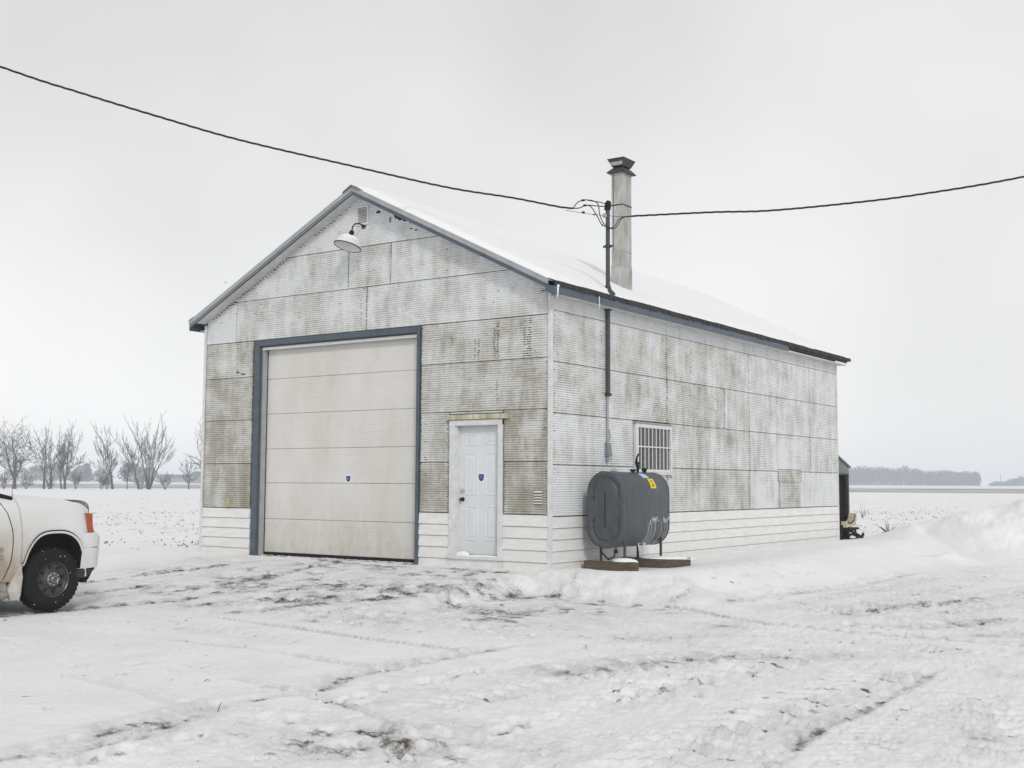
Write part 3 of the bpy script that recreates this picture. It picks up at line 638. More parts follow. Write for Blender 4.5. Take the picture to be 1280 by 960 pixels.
MB().box(-6.24, -2.65, .112, .15, -.06, .053).build('bottom_seal', BLACK, door)
def shield(cx, y, cz, h, parent):
    """small two-tone security-style shield: purple field in a white edge"""
    def outline(k):
        s = h*k; return [(-.42*s, .5*s), (-.2*s, .42*s), (0, .5*s), (.2*s, .42*s), (.42*s, .5*s), (.42*s, .0), (.3*s, -.28*s), (0, -.5*s), (-.3*s, -.28*s), (-.42*s, .0)]
    o = MB().prism([(cx+a, y, cz+b) for a, b in outline(1.35)], (0, -.002, 0)).build('shield_sticker', PWHITE, parent)
    m2 = MB().prism([(cx+a, y-.0022, cz+b) for a, b in outline(1)], (0, -.0015, 0)).build('shield_print', PURPLE, parent)
    m3 = MB()
    for k in range(3): m3.box(cx-.26*h, cx+.26*h, y-.0050, y-.0040, cz+(.22-.16*k)*h, cz+(.28-.16*k)*h)
    m3.build('shield_lettering', M_('shield_ink', (.25, .22, .42), .5), parent)
shield(-4.22, .1195, 1.375, .115, door)

# entry door
part(MB().box(-1.90, -1.795, -.05, -.002, .12, 2.31), 'door_casing', TRIM, bevel=.006)
part(MB().box(-.945, -.86, -.05, -.002, .12, 2.31), 'door_casing', TRIM, bevel=.006)
part(MB().box(-1.90, -.86, -.052, -.002, 2.225, 2.315), 'door_casing', TRIM, bevel=.006)
part(MB().box(-1.93, -.74, -.075, -.002, 2.322, 2.40), 'drip_board', M_('mossy_board', (.60, .57, .47), .7, noise=.5, nscale=9, stretch=(1, 1, .4), col2=(.26, .24, .13)))
part(MB().box(-1.80, -1.76, -.02, .15, .18, 2.24), 'jamb', TRIM); part(MB().box(-.965, -.94, -.02, .15, .18, 2.24), 'jamb', TRIM)
part(MB().box(-1.93, -.84, -.07, .14, .12, .172), 'door_sill', TRIM, bevel=.006)
part(MB().box(-1.895, -.865, -.03, -.002, -.08, .117), 'sill_board', WHITE)
ed = part(MB().box(-1.765, -.962, .075, .115, .19, 2.235), 'entry_door', EDOOR, bevel=.003)
for x0, x1 in ((-1.66, -1.41), (-1.28, -1.035)):
    for z0, z1 in ((1.91, 2.10), (1.12, 1.80), (.40, .96)):
        y = .075; P = []
        for k, (ins, dy) in enumerate(((0, 0), (.010, -.008), (.022, -.008), (.032, .004), (.05, .004), (.075, -.006))):
            P.append([(x0+ins, y+dy, z0+ins), (x1-ins, y+dy, z0+ins), (x1-ins, y+dy, z1-ins), (x0+ins, y+dy, z1-ins)])
        q = MB().grid(P, closed_u=True); n = len(q.v); q.f.append((n-4, n-3, n-2, n-1)); q.build('door_panel', EDOOR, ed)
for z, r, nm in ((1.19, .032, 'deadbolt'), (1.055, .030, 'door_knob')):
    M = Matrix.Translation((-1.705, .075, z)) @ Matrix.Rotation(R(90), 4, 'X')
    pr = [(0, .03), (r*.8, .03), (r, .02), (r, 0)] if nm == 'deadbolt' else [(0, .075), (r*.7, .07), (r, .052), (r*.8, .036), (r*.4, .028), (r*.4, .012), (r*1.15, .010), (r*1.15, 0)]
    MB().lathe(pr, M, 16).build(nm, CHROME if nm == 'deadbolt' else M_('dark_knob', (.05, .045, .04), .3, .8), ed, smooth=True)
shield(-1.345, .0745, 1.40, .125, ed)

# louvre vents, tan outlet box, small plate
def vent(x0, x1, z0, z1, n):
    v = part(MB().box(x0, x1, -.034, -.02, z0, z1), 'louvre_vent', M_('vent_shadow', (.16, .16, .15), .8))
    fr = MB(); w = .028
    fr.box(x0-w, x0, -.05, -.01, z0-w, z1+w).box(x1, x1+w, -.05, -.01, z0-w, z1+w).box(x0, x1, -.0495, -.01, z1, z1+w).box(x0, x1, -.0495, -.01, z0-w, z0)
    fr.build('vent_frame', TRIM, v)
    h = (z1-z0)/n
    for i in range(n):
        z = z0+i*h; MB().hull8([(x0, -.048, z), (x1, -.048, z), (x1, -.044, z), (x0, -.044, z)], [(x0, -.036, z+h*.62), (x1, -.036, z+h*.62), (x1, -.032, z+h*.62), (x0, -.032, z+h*.62)]).build('louvre', TRIM, v)
vent(-3.95, -3.74, 5.77, 6.05, 10)
for i in range(5):       # louvres pressed into the sheet
    z = 1.0+i*.043
    part(MB().hull8([(-.265, -.055, z), (-.125, -.055, z), (-.125, -.02, z+.004), (-.265, -.02, z+.004)], [(-.26, -.026, z+.028), (-.13, -.026, z+.028), (-.13, -.02, z+.03), (-.26, -.02, z+.03)]), 'pressed_louvre', GDOOR)
    part(MB().box(-.268, -.122, -.032, -.02, z-.011, z-.002), 'louvre_shadow', DARK)  # dark strip stands in for the shadow under each louvre
part(MB().box(-7.08, -6.99, -.075, -.015, .85, 1.02), 'outlet_box', M_('tan_box', (.42, .36, .22), .6), bevel=.008)
part(MB().box(.02, .036, 5.72, 5.84, 2.74, 2.90), 'cover_plate', TRIM, bevel=.004)

# window with bars
win = part(MB().box(.018, .03, 2.62, 3.84, 1.56, 2.30), 'window', GLASS)
fr = MB(); y0, y1, z0, z1 = 2.57, 3.89, 1.51, 2.345
fr.box(.005, .075, y0, y0+.085, z0, z1).box(.005, .075, y1-.06, y1, z0, z1).box(.005, .073, y0+.086, y1-.061, z1-.07, z1).box(.005, .073, y0+.086, y1-.061, z0, z0+.055)
fr.build('window_frame', TRIM, win, bevel=.006)
MB().box(.005, .10, y0-.04, y1+.03, z0-.03, z0-.002).build('window_sill', TRIM, win)
MB().box(.005, .09, y0-.03, y1+.02, z1+.002, z1+.025).build('window_drip_cap', GREYTRIM, win)
for k in range(12):
    y = 2.66+.096*k; w_ = .012 if k < 6 else 0; MB().box(.031, .034, y+.02+w_, y+.068-w_*.5, 1.57, 2.27).build('blind_slat', BLIND, win)
for k in range(8):
    y = 2.74+.137*k; MB().box(.058, .07, y, y+.018, 1.568, 2.272).build('window_bar', TRIM, win)
MB().box(.0565, .072, 2.658, 3.828, 1.94, 1.962).build('window_bar', TRIM, win)

# roof: two slabs, rakes, fascia, soffit, shingle edge, ridge cap
YF, YB = -.28, 12.75; XEL, XER = -7.99, .24
roof = MB()
for xe in (XEL, XER):
    roof.prism([(XR, YF+.02, ZR-.03), (xe, YF+.02, zroof(xe)-.03), (xe, YF+.02, zroof(xe)-.09), (XR, YF+.02, ZR-.09)], (0, YB-YF-.02, 0))
roof = part(roof, 'roof', SHINGLE)
for xe in (XEL, XER):
    sg = 1 if xe > XR else -1
    def strip(z0, z1, y0, y1, name, mat, xa=XR, xb=xe, par=B):
        part(MB().prism([(xa, y0, zroof(xa)+z1), (xb, y0, zroof(xb)+z1), (xb, y0, zroof(xb)+z0), (xa, y0, zroof(xa)+z0)], (0, y1-y0, 0)), name, mat, par)
    strip(-.068, .018, YF, YF+.018, 'rake_trim', GREYTRIM, xb=xe+sg*.01)
    strip(-.135, -.070, YF+.006, YF+.022, 'rake_board', SLATE, xb=xe-sg*.005)
    if sg < 0: strip(-.108, -.095, YF-.004, YF+.005, 'rake_bead', GREYTRIM, xb=xe-sg*.01)
    strip(-.12, -.093, YF+.023, -.022, 'rake_soffit', SOFFIT, xb=(0.03 if sg > 0 else -W_-.03))
    strip(.019, .028, YF-.006, YB, 'drip_edge', SHINGLE, xa=xe-sg*.10, xb=xe+sg*.02)
# right eave: slate fascia (broken off towards the rear), soffit, ragged shingle edge
ze = zroof(XER)
part(MB().box(XER-.005, XER+.02, YF+.02, 9.0, ze-.16, ze-.035), 'fascia_board', SLATE)
part(MB().box(XER-.03, XER-.008, 9.0, YB-.02, ze-.10, ze-.035), 'fascia_board', M_('bare_fascia', (.06, .055, .05), .8))['label'] = 'bare dark fascia where the slate board is missing'
part(MB().box(.037, XER-.006, -.02, YB-.02, ze-.155, ze-.135), 'eave_soffit', SOFFIT)
part(MB().box(XEL+.005, XEL-.02, YF+.02, YB-.02, ze-.16, ze-.035), 'fascia_board', SLATE); part(MB().box(XEL+.006, -W_-.002, -.02, YB-.02, ze-.155, ze-.135), 'eave_soffit', SOFFIT)
# gutter stub where the rake meets the eave
part(MB().hull8([(.10, YF-.02, ze-.125), (.262, YF-.02, ze-.20), (.262, YF+.02, ze-.20), (.10, YF+.02, ze-.125)], [(.10, YF-.02, ze-.02), (.262, YF-.02, ze-.06), (.262, YF+.02, ze-.06), (.10, YF+.02, ze-.02)]), 'rake_return', SLATE)
mb = MB(); rg = random.Random(9); y = YF
while y < YB:
    l = rg.uniform(.05, .16); h = rg.uniform(.03, .07); o = rg.uniform(-.01, .022)
    mb.hull8([(XER-.1, y, ze-.035), (XER+.03+o, y, ze-.04-h*.35), (XER+.03+o, y+l*.94, ze-.04-h*.2), (XER-.1, y+l*.94, ze-.035)], [(XER-.1, y, ze+.04), (XER+.02+o, y, ze+h*.3), (XER+.02+o, y+l*.94, ze+h*.5), (XER-.1, y+l*.94, ze+.04)]); y += l
part(mb, 'shingle_edge', SHINGLE, kind='stuff')
rc = MB()
for sg in (-1, 1): rc.prism([(XR, YF-.03, ZR+.035), (XR+sg*.19, YF-.03, ZR+.025-SL*.19), (XR+sg*.19, YF-.03, ZR+.006-SL*.19), (XR, YF-.03, ZR+.015)], (0, .55, 0))
part(rc, 'ridge_cap', M_('cap_grey', (.16, .17, .18), .6))

# snow lying on the roof
xs = [XEL+.03+(XER-XEL-.05)*i/70 for i in range(71)]; ys = [YF+.05+(YB-YF-.08)*(j/170) for j in range(171)]
P = []
X, Y = np.meshgrid(np.array(xs), np.array(ys), indexing='ij')
ed_ = np.minimum(np.minimum(X-xs[0], xs[-1]-X)/.16, np.minimum(Y-ys[0], ys[-1]-Y)/.12); ed_ = np.clip(ed_, 0, 1)
th = .09*np.sqrt(1-(1-ed_)**2)*(1+.7*fbm(X*.9, Y*.7, 91, 4))-.05*np.exp(-(((X+.75)/.35)**2+((Y-3.6)/.4)**2)*1.0)+.05*np.exp(-(((X+1.3)/.35)**2+((Y-3.6)/.4)**2))+.02*fbm(X*5, Y*5, 92, 3)*ed_
rag = .16*(fbm(X*0+Y*2.1, Y*1.3, 93, 5)-.18)
XX = np.where(X > xs[-1]-.3, X+rag*np.clip((X-xs[-1]+.3)/.3, 0, 1), X)
ZZ = ZR-SL*np.sqrt((XX-XR)**2+.01)+.008+th
top = [[(XX[i, j], Y[i, j], ZZ[i, j]) for j in range(171)] for i in range(71)]
sn = MB().grid(top)
bot = [[(xs[i], ys[j], zroof(xs[i])-.02) for j in (0, 170)] for i in (0, 35, 70)]
snow = sn.build('roof_snow', SNOW, None, smooth='all')
tag(snow, 'even blanket of white snow lying on the garage roof', 'snow', kind='stuff')

# icicles at the corner of the eave
def icicle(x, y, z, l, r, label):
    pts = [(x+random.uniform(-.008, .008), y+random.uniform(-.008, .008), z-l*t) for t in (0, .15, .35, .6, .85, 1)]
    o = MB().tube(pts, [r, r*.95, r*.7, r*.55, r*.3, .003], 7).build('icicle', ICE, None, smooth='all')
    tag(o, label, 'icicle', 'icicles hanging from the eave')
icicle(.262, -.2, ze-.03, .21, .024, 'thick short icicle hanging at the front corner of the eave')
icicle(.272, 1.0, ze-.03, .25, .012, 'thin long icicle hanging from the eave left of the conduit')

# chimney through the roof
ch = part(MB().box(-.91, -.68, 3.45, 3.78, 4.6, 7.0), 'chimney', GALV)
for z in (5.27, 5.53, 6.39):
    MB().box(-.914, -.676, 3.446, 3.784, z-.012, z+.012).build('chimney_band', GREYTRIM if z < 6 else LEAD, ch)
MB().box(-.918, -.672, 3.442, 3.788, 4.55, 5.255).build('chimney_base', GALV, ch)
for q, s in (((-.868, 3.4475), 0),): MB().box(q[0]-.004, q[0]+.004, q[1]-.002, q[1]+.004, 5.55, 6.98).build('chimney_seam', LEAD, ch)
cx, cy = -.795, 3.615
def frus(mb, a0, b0, z0, a1, b1, z1):
    mb.add([(cx-a0, cy-b0, z0), (cx+a0, cy-b0, z0), (cx+a0, cy+b0, z0), (cx-a0, cy+b0, z0), (cx-a1, cy-b1, z1), (cx+a1, cy-b1, z1), (cx+a1, cy+b1, z1), (cx-a1, cy+b1, z1)], [(0, 1, 5, 4), (1, 2, 6, 5), (2, 3, 7, 6), (3, 0, 4, 7)]); return mb
m = frus(MB(), .175, .225, 6.985, .185, .235, 7.0); frus(m, .185, .235, 7.0, .115, .15, 7.085); frus(m, .115, .15, 7.085, .09, .12, 7.09); frus(m, .175, .225, 6.985, .10, .15, 6.99)
m.build('chimney_skirt', LEAD, ch)
m = frus(MB(), .115, .155, 7.115, .165, .215, 7.235); frus(m, .165, .215, 7.235, .172, .222, 7.24); frus(m, .172, .222, 7.24, .172, .222, 7.255); frus(m, .172, .222, 7.255, .02, .03, 7.285); frus(m, .155, .205, 7.235, .11, .15, 7.118)
m.build('chimney_cap', LEAD, ch)
m = MB(); frus(m, .117, .157, 7.128, .152, .20, 7.212); 
for dx, dy in ((0, -1), (1, 0)):
    pass
MB().add([(cx-.12, cy-.166, 7.135), (cx+.11, cy-.166, 7.135), (cx+.125, cy-.188, 7.19), (cx-.135, cy-.188, 7.19)], [(0, 1, 2, 3)]).prism([(cx-.12, cy-.1675, 7.135), (cx+.11, cy-.1675, 7.135), (cx+.128, cy-.192, 7.19), (cx-.135, cy-.192, 7.19)], (0, -.004, 0)).build('cap_panel', GALV, ch)
for dx in (-1, 1):
    for dy in (-1, 1): MB().box(cx+dx*.09-.01, cx+dx*.09+.01, cy+dy*.12-.01, cy+dy*.12+.01, 7.08, 7.14).build('cap_post', LEAD, ch)
MB().prism([(-1.02, 3.40, zroof(-1.02)-.02), (-.62, 3.40, zroof(-.62)-.02), (-.62, 3.40, zroof(-.62)+.03), (-1.02, 3.40, zroof(-1.02)+.03)], (0, .43, 0)).build('flashing', LEAD, ch)
# ---------------------------------------------------------------- barn lamp on the gable
lp = thing('barn_lamp', 'white enamel barn lamp on a curved arm below the gable vent', 'lamp', (-3.82, 0, 5.72))
child(MB().tube([(-3.82, -.03, 5.735), (-3.82, -.14, 5.745), (-3.82, -.25, 5.725), (-3.815, -.32, 5.66), (-3.81, -.345, 5.56)], .013, 8).build('arm', LEAD, smooth='all'), lp)
child(MB().lathe([(0, .02), (.045, .02), (.045, 0), (.0, 0)], Matrix.Translation((-3.82, -.024, 5.72)) @ Matrix.Rotation(R(90), 4, 'X'), 14).build('wall_plate', LEAD), lp)
ax = Matrix.Translation((-3.81, -.35, 5.545)) @ Matrix.Rotation(R(14), 4, Vector((-.57, .82, 0))) @ Matrix.Rotation(R(-9), 4, Vector((.82, .57, 0)))
child(MB().lathe([(0, .04), (.03, .04), (.042, .02), (.046, -.05), (.05, -.075), (0, -.075)], ax, 16).build('socket', BLACK, smooth=True), lp)
dome = [(.045, -.068), (.10, -.078), (.15, -.102), (.19, -.14), (.215, -.185), (.229, -.235), (.236, -.25)]
child(MB().lathe(dome+[(.232, -.256)]+[(r-.012, h-.008) for r, h in reversed(dome[:-1])], ax, 36, closed=True).build('shade', M_('enamel', (.76, .755, .735), .35, noise=.12, nscale=9), smooth='all'), lp)
child(MB().lathe([(.2405, -.243), (.2405, -.259), (.230, -.261), (.2305, -.250)], ax, 36, closed=True).build('shade_rim', LEAD), lp)
child(MB().lathe([(0, -.17), (.03, -.16), (.04, -.13), (.03, -.10), (.02, -.08)], ax, 14).build('bulb', M_('bulb_glass', (.8, .8, .78), .15), smooth='all'), lp)
cap_rows = [[tuple(ax @ Vector((r*math.cos(2*PI*k/24), r*math.sin(2*PI*k/24), h+e_*(.8+.4*math.sin(k*1.7))))) for k in range(24)] for r, h, e_ in ((.05, -.068, .0), (.06, -.068, .014), (.10, -.078, .020), (.15, -.102, .018), (.185, -.135, .010), (.195, -.148, -.002))]
tag(MB().grid(cap_rows, closed_u=True).build('snow_patch', SNOW, None, smooth='all'), 'thin snow lying on top of the barn lamp shade', 'snow', kind='stuff')

# ---------------------------------------------------------------- service mast with its wiring
sm = thing('service_mast', 'dark slate service mast rising from the eave beside the chimney', 'electric mast', (.06, 1.64, 2.75))
MX, MY = .062, 1.64
def smp(mb, name, mat, **k): return child(mb.build(name, mat, **k), sm)
smp(MB().tube([(MX, MY, 2.74), (MX, MY, 5.90)], .036, 14), 'mast_pipe', M_('mast_paint', (.05, .062, .078), .45, noise=.3, nscale=8), smooth=True)
smp(MB().lathe([(0, .10), (.03, .095), (.05, .06), (.055, .02), (.052, -.06), (.038, -.07)], Matrix.Translation((MX, MY, 5.89)) @ Matrix.Rotation(R(8), 4, 'Y'), 14), 'weather_head', BLACK, smooth=True)
smp(MB().lathe([(.036, .02), (.058, .02), (.058, -.02), (.036, -.02)], Matrix.Translation((MX, MY, 5.22)), 14).box(MX-.09, MX+.09, MY-.008, MY+.008, 5.205, 5.235), 'mast_clamp', LEAD)
smp(MB().lathe([(.04, .14), (.06, .06), (.12, .0), (.125, -.03), (.04, -.03)], Matrix.Translation((MX, MY, 4.44)), 14), 'roof_boot', LEAD, smooth=True)
smp(MB().box(MX-.05, MX+.045, MY-.05, MY+.05, 4.15, 4.20).box(MX-.045, MX+.04, MY-.05, MY+.05, 2.74, 2.79), 'pipe_strap', LEAD)
smp(MB().tube([(MX-.01, MY, 2.76), (MX-.012, MY, 1.95)], .021, 10).tube([(MX-.01, MY, 2.80), (MX-.01, MY, 2.70)], .028, 10), 'lower_conduit', M_('grey_conduit', (.36, .39, .42), .4, .3, noise=.2, nscale=6), smooth=True)
smp(MB().hull8([(.03, MY-.06, 1.76), (.11, MY-.06, 1.76), (.11, MY+.06, 1.76), (.03, MY+.06, 1.76)], [(.03, MY-.05, 1.98), (.08, MY-.05, 1.98), (.08, MY+.05, 1.98), (.03, MY+.05, 1.98)]).tube([(MX, MY-.02, 1.77), (MX+.01, MY-.04, 1.66)], .02, 8).tube([(MX, MY+.02, 2.0), (MX, MY+.07, 2.08), (MX-.02, MY+.07, 2.2)], .008, 6), 'conduit_fitting', M_('blue_grey_metal', (.25, .28, .33), .4, .4, noise=.4, nscale=20), bevel=.006)
rv = Vector((.82, .57, 0))
def mpt(x, y, d=0): return Vector((MX, MY, 5.93))+rv*((x-425)/691)+Vector((0, 0, (640-y)/691))+Vector((.57, -.82, 0))*d
def spl(pts, n=6):
    out = []; P = [pts[0]]+pts+[pts[-1]]
    for i in range(1, len(P)-2):
        for k in range(n):
            t = k/n; a, b, c, d = P[i-1], P[i], P[i+1], P[i+2]
            out.append(.5*((2*b)+(c-a)*t+(2*a-5*b+4*c-d)*t*t+(3*b-a-3*c+d)*t**3))
    return out+[pts[-1]]
for name, pts, rad in (
    ('drip_loop', [mpt(30, 690), mpt(75, 630, .03), mpt(135, 605, .05), mpt(170, 600, .05), mpt(240, 612, .04), mpt(330, 622, .02), mpt(410, 640)], .009),
    ('drip_loop', [mpt(30, 692), mpt(100, 690, .02), mpt(160, 667, .06), mpt(210, 664, .06), mpt(300, 668, .03), mpt(405, 668)], .009),
    ('drip_loop', [mpt(170, 602, .06), mpt(250, 615, .08), mpt(310, 660, .09), mpt(325, 760, .09), mpt(365, 865, .08), mpt(440, 925, .07), mpt(500, 905, .06), mpt(540, 835, .03), mpt(600, 790), mpt(690, 775, -.02)], .008),
    ('drip_loop', [mpt(190, 666, .07), mpt(235, 695, .09), mpt(300, 800, .1), mpt(350, 890, .1), mpt(440, 935, .09), mpt(505, 930, .07), mpt(545, 870, .04), mpt(600, 800, .01), mpt(700, 778, -.02)], .008),
    ('neutral_wire', [mpt(-60, 716), mpt(140, 748, .02), mpt(268, 768, .03), mpt(390, 780, .05)], .004),
    ('neutral_wire', [mpt(430, 778, .03), mpt(550, 786), mpt(650, 780), mpt(720, 777, -.02)], .004)):
    smp(MB().tube(spl(pts), rad, 6), name, CABLE, smooth='all')
for x, y, w, h, d in ((140, 606, .032, .018, .05), (160, 667, .03, .018, .06), (145, 742, .026, .02, .02), (268, 768, .03, .01, .03), (357, 900, .014, .016, .1)):
    c = mpt(x, y, d); smp(MB().tube([c-rv*w, c-rv*w*.6, c+rv*w*.6, c+rv*w], [h*.4, h, h, h*.4], 8), 'wire_connector', BLACK, smooth=True)
c = mpt(385, 782, .05); smp(MB().lathe([(0, .03), (.03, .028), (.038, .012), (.024, 0), (.038, -.012), (.03, -.028), (0, -.03)], Matrix.Translation(c) @ Matrix.Rotation(R(60), 4, 'X'), 14), 'insulator', GALV, smooth=True)

# overhead cables, three strands twisted
def cable(pts, label, rad=.0085, pitch=.55):
    P = spl([Vector(p) for p in pts], 40); mb = MB(); acc = 0; L = [0]
    for a, b in zip(P[:-1], P[1:]): acc += (b-a).length; L.append(acc)
    for ph in (0, 2.1, 4.2):
        Q = []
        for i, p in enumerate(P):
            t = (P[min(i+1, len(P)-1)]-P[max(i-1, 0)]).normalized(); s = t.cross(Vector((0, 0, 1))).normalized(); v = s.cross(t); a = 2*PI*L[i]/pitch+ph
            Q.append(p+(s*math.cos(a)+v*math.sin(a))*.0095)
        mb.tube(Q, rad, 5)
    o = mb.build('power_cable', CABLE, None, smooth='all', fix=False); tag(o, label, 'cable', 'overhead cables at the mast')
cable([(-7.9, -13.2, 8.5), (-6.77, -9.36, 7.81), (-5.68, -5.73, 7.22), (-5.14, -4.78, 7.0), (-4.56, -3.8, 6.79), (-3.92, -2.79, 6.58), (-2.92, -1.33, 6.35), (-1.98, -.05, 6.14), (-1.29, .81, 6.05), (-.62, 1.18, 5.885), tuple(mpt(30, 691))], 'black twisted cable sloping down from upper left to the mast')
cable([tuple(mpt(690, 776, -.02)), (1.54, 2.5, 5.77), (2.41, 2.74, 5.73), (3.61, 3.08, 5.76), (4.66, 3.32, 5.81), (6.1, 3.69, 5.96), (8.37, 4.26, 6.32), (14, 5.7, 7.4)], 'black twisted cable running from the mast off to the right')

# ---------------------------------------------------------------- oil tank on legs
tk = thing('oil_tank', 'dark grey oval oil tank on rusty legs below the barred window', 'oil tank', (.54, 1.48, .1))
TX0, TX1, TY0, TY1, TZ0, TZ1 = .22, .86, .72, 2.24, .33, 1.50
r = (TX1-TX0)/2; cxx = (TX0+TX1)/2
def oval(k=1.0, n=14):
    rr = r*k; za, zb = TZ1-r, TZ0+r; pts = []
    for i in range(n+1): a = PI*i/n; pts.append((cxx+rr*math.cos(a), za+rr*math.sin(a)))
    for i in range(n+1): a = PI+PI*i/n; pts.append((cxx+rr*math.cos(a), zb+rr*math.sin(a)))
    return pts
def tkp(mb, name, mat, **k): return child(mb.build(name, mat, **k), tk)
rows = [(.985, TY0+.03), (1.0, TY0+.045), (1.0, TY1-.045), (.985, TY1-.03)]
m = MB().grid([[(x, y, z) for x, z in oval(k)] for k, y in rows], closed_u=True); tkp(m, 'tank_shell', TANK, smooth=True)
for y, sg in ((TY0, -1), (TY1, 1)):
    # rounded rim, pressed figure-eight on the end
    pr = [(1.0, .045), (1.018, .03), (1.018, .012), (.98, .0), (.90, -.004), (.80, -.002), (.76, .020), (.70, .022), (.64, .022), (.60, .0), (.55, -.004), (.02, -.004)]
    if sg < 0:
        m = MB().grid([[(x, y-sg*d, z) for x, z in oval(k)] for k, d in pr], closed_u=True)
        e = tkp(m, 'tank_end', TANK, smooth='all')
        # waist of the pressed figure-eight
        for s2 in (-1, 1):
            e2 = MB().hull8([(cxx+s2*r*.78, y+.002, .72), (cxx+s2*r*.80, y+.002, 1.12), (cxx+s2*r*.80, y+.02, 1.12), (cxx+s2*r*.78, y+.02, .72)], [(cxx+s2*r*.42, y-.006, .86), (cxx+s2*r*.42, y-.006, .98), (cxx+s2*r*.42, y+.02, .98), (cxx+s2*r*.42, y+.02, .86)]); o = e2.build('pressed_rib', TANK, None); o.parent = e; o.matrix_parent_inverse = Matrix.Translation(tk.location).inverted()
            o.matrix_parent_inverse = Matrix.Identity(4)
    else: tkp(MB().grid([[(x, y-sg*d, z) for x, z in oval(k)] for k, d in pr], closed_u=True), 'tank_end', TANK, smooth='all')
m = MB()
for a in range(9, 14): pass
seam = [(cxx+r*1.022*math.cos(a), TY0+.02, TZ1-r+r*1.022*math.sin(a)) for a in [R(95+8*i) for i in range(12)]]
tkp(MB().tube(seam, .006, 5), 'rusty_seam', RUST)
seam = [(cxx+r*1.022*math.cos(a), TY0+.02, TZ0+r+r*1.022*math.sin(a)) for a in [R(190+7*i) for i in range(8)]]
tkp(MB().tube(seam, .009, 5), 'rusty_seam', RUST)
for x, y, z in ((.36, .90, .13), (.78, .90, .16), (.36, 2.08, .17), (.78, 2.08, .17)):
    tkp(MB().tube([(x, y, z-.06), (x, y, .62 if x > .5 else .45)], .021, 8).box(x-.04, x+.04, y-.04, y+.04, z-.055, z-.045), 'leg', RUST if y < 1.5 else M_('black_leg', (.03, .03, .032), .7), smooth=True)
# fittings on top
tkp(MB().tube([(cxx, 1.98, 1.48), (cxx, 1.98, 1.55)], .03, 10).lathe([(.045, .03), (.045, -.02), (.03, -.02)], Matrix.Translation((cxx, 1.98, 1.54)), 8), 'fill_cap', BLACK)
tkp(MB().tube([(cxx, 1.76, 1.48), (cxx, 1.76, 1.60)], .022, 10).tube([(cxx, 1.76, 1.59), (cxx-.01, 1.73, 1.66), (cxx-.01, 1.75, 1.74), (cxx, 1.79, 1.80)], [.03, .022, .016, .012], 8).tube([(cxx, 1.70, 1.68), (cxx, 1.82, 1.64)], .014, 8), 'vent_pipe', BLACK, smooth=True)
tkp(MB().tube([(cxx, 1.60, 1.48), (cxx, 1.60, 1.53)], .03, 10).lathe([(0, .02), (.05, .02), (.05, -.015), (.0, -.015)], Matrix.Translation((cxx, 1.60, 1.53)), 8), 'gauge_cap', BLACK)
tkp(MB().tube([(cxx-.1, 1.18, 1.44), (cxx-.1, 1.18, 1.62)], .011, 8).tube([(cxx-.03, 1.18, 1.5), (cxx-.16, 1.18, 1.53)], .018, 8), 'gauge_pipe', GALV)
tkp(MB().tube([(.54, 1.05, .34), (.54, 1.05, .26), (.50, 1.05, .18), (.40, 1.05, .14), (.15, 1.3, .22)], .013, 8).box(.515, .565, 1.025, 1.075, .24, .29), 'drain_pipe', LEAD)
# stickers follow the curve of the shell
def onshell(y0, y1, a0, a1, d, name, mat):
    P = []
    for i in range(7):
        a = R(a0+(a1-a0)*i/6); rr = r+d; P.append([(cxx+rr*math.cos(a), y, TZ1-r+rr*math.sin(a)) for y in (y0, y1)])
    return tkp(MB().grid(P), name, mat)
onshell(1.62, 1.80, 42, 12, .003, 'yellow_label', YELLOW); onshell(1.52, 1.72, 68, 45, .003, 'blue_label', PALEB)
for y0, y1, a0, a1 in ((1.67, 1.75, 36, 34), (1.65, 1.77, 31, 29.5), (1.69, 1.73, 25, 22), (1.68, 1.74, 21, 17)): onshell(y0, y1, a0, a1, .0045, 'label_print', INK)
# frost and frozen drips low on the shell
mb = MB(); rg = random.Random(4)
for k in range(24):
    y = rg.choice([rg.uniform(1.4, 2.2), rg.uniform(1.95, 2.2), rg.uniform(1.62, 1.76)]); z = rg.uniform(.74, .80); l = rg.uniform(.02, .07); wd = rg.uniform(.003, .008)
    mb.hull8([(TX1-.002, y-wd*.3, z-l), (TX1+.0025, y-wd*.3, z-l), (TX1+.0025, y+wd*.3, z-l), (TX1-.002, y+wd*.3, z-l)], [(TX1-.002, y-wd, z), (TX1+.003, y-wd, z), (TX1+.003, y+wd, z), (TX1-.002, y+wd, z)])
for k in range(13):
    y = rg.uniform(1.4, 2.2); wd = .0016; pts = []
    a = 0
    for i in range(7):
        a = R(-62*i/6); pts.append((cxx+(r+.003)*math.cos(a), y+rg.uniform(-.012, .012), (TZ0+r if i else .72)+(r+.003)*math.sin(a)))
    mb.tube(pts, wd*rg.uniform(.5, 1), 5)
for y, l in ((1.45, .16), (1.62, .24), (1.66, .15)): mb.tube([(.72, y, .42), (.72, y, .42-l*.6), (.72, y+.005, .42-l)], [.01, .007, .002], 5)
tkp(mb, 'frost_streaks', FROST, kind='stuff')

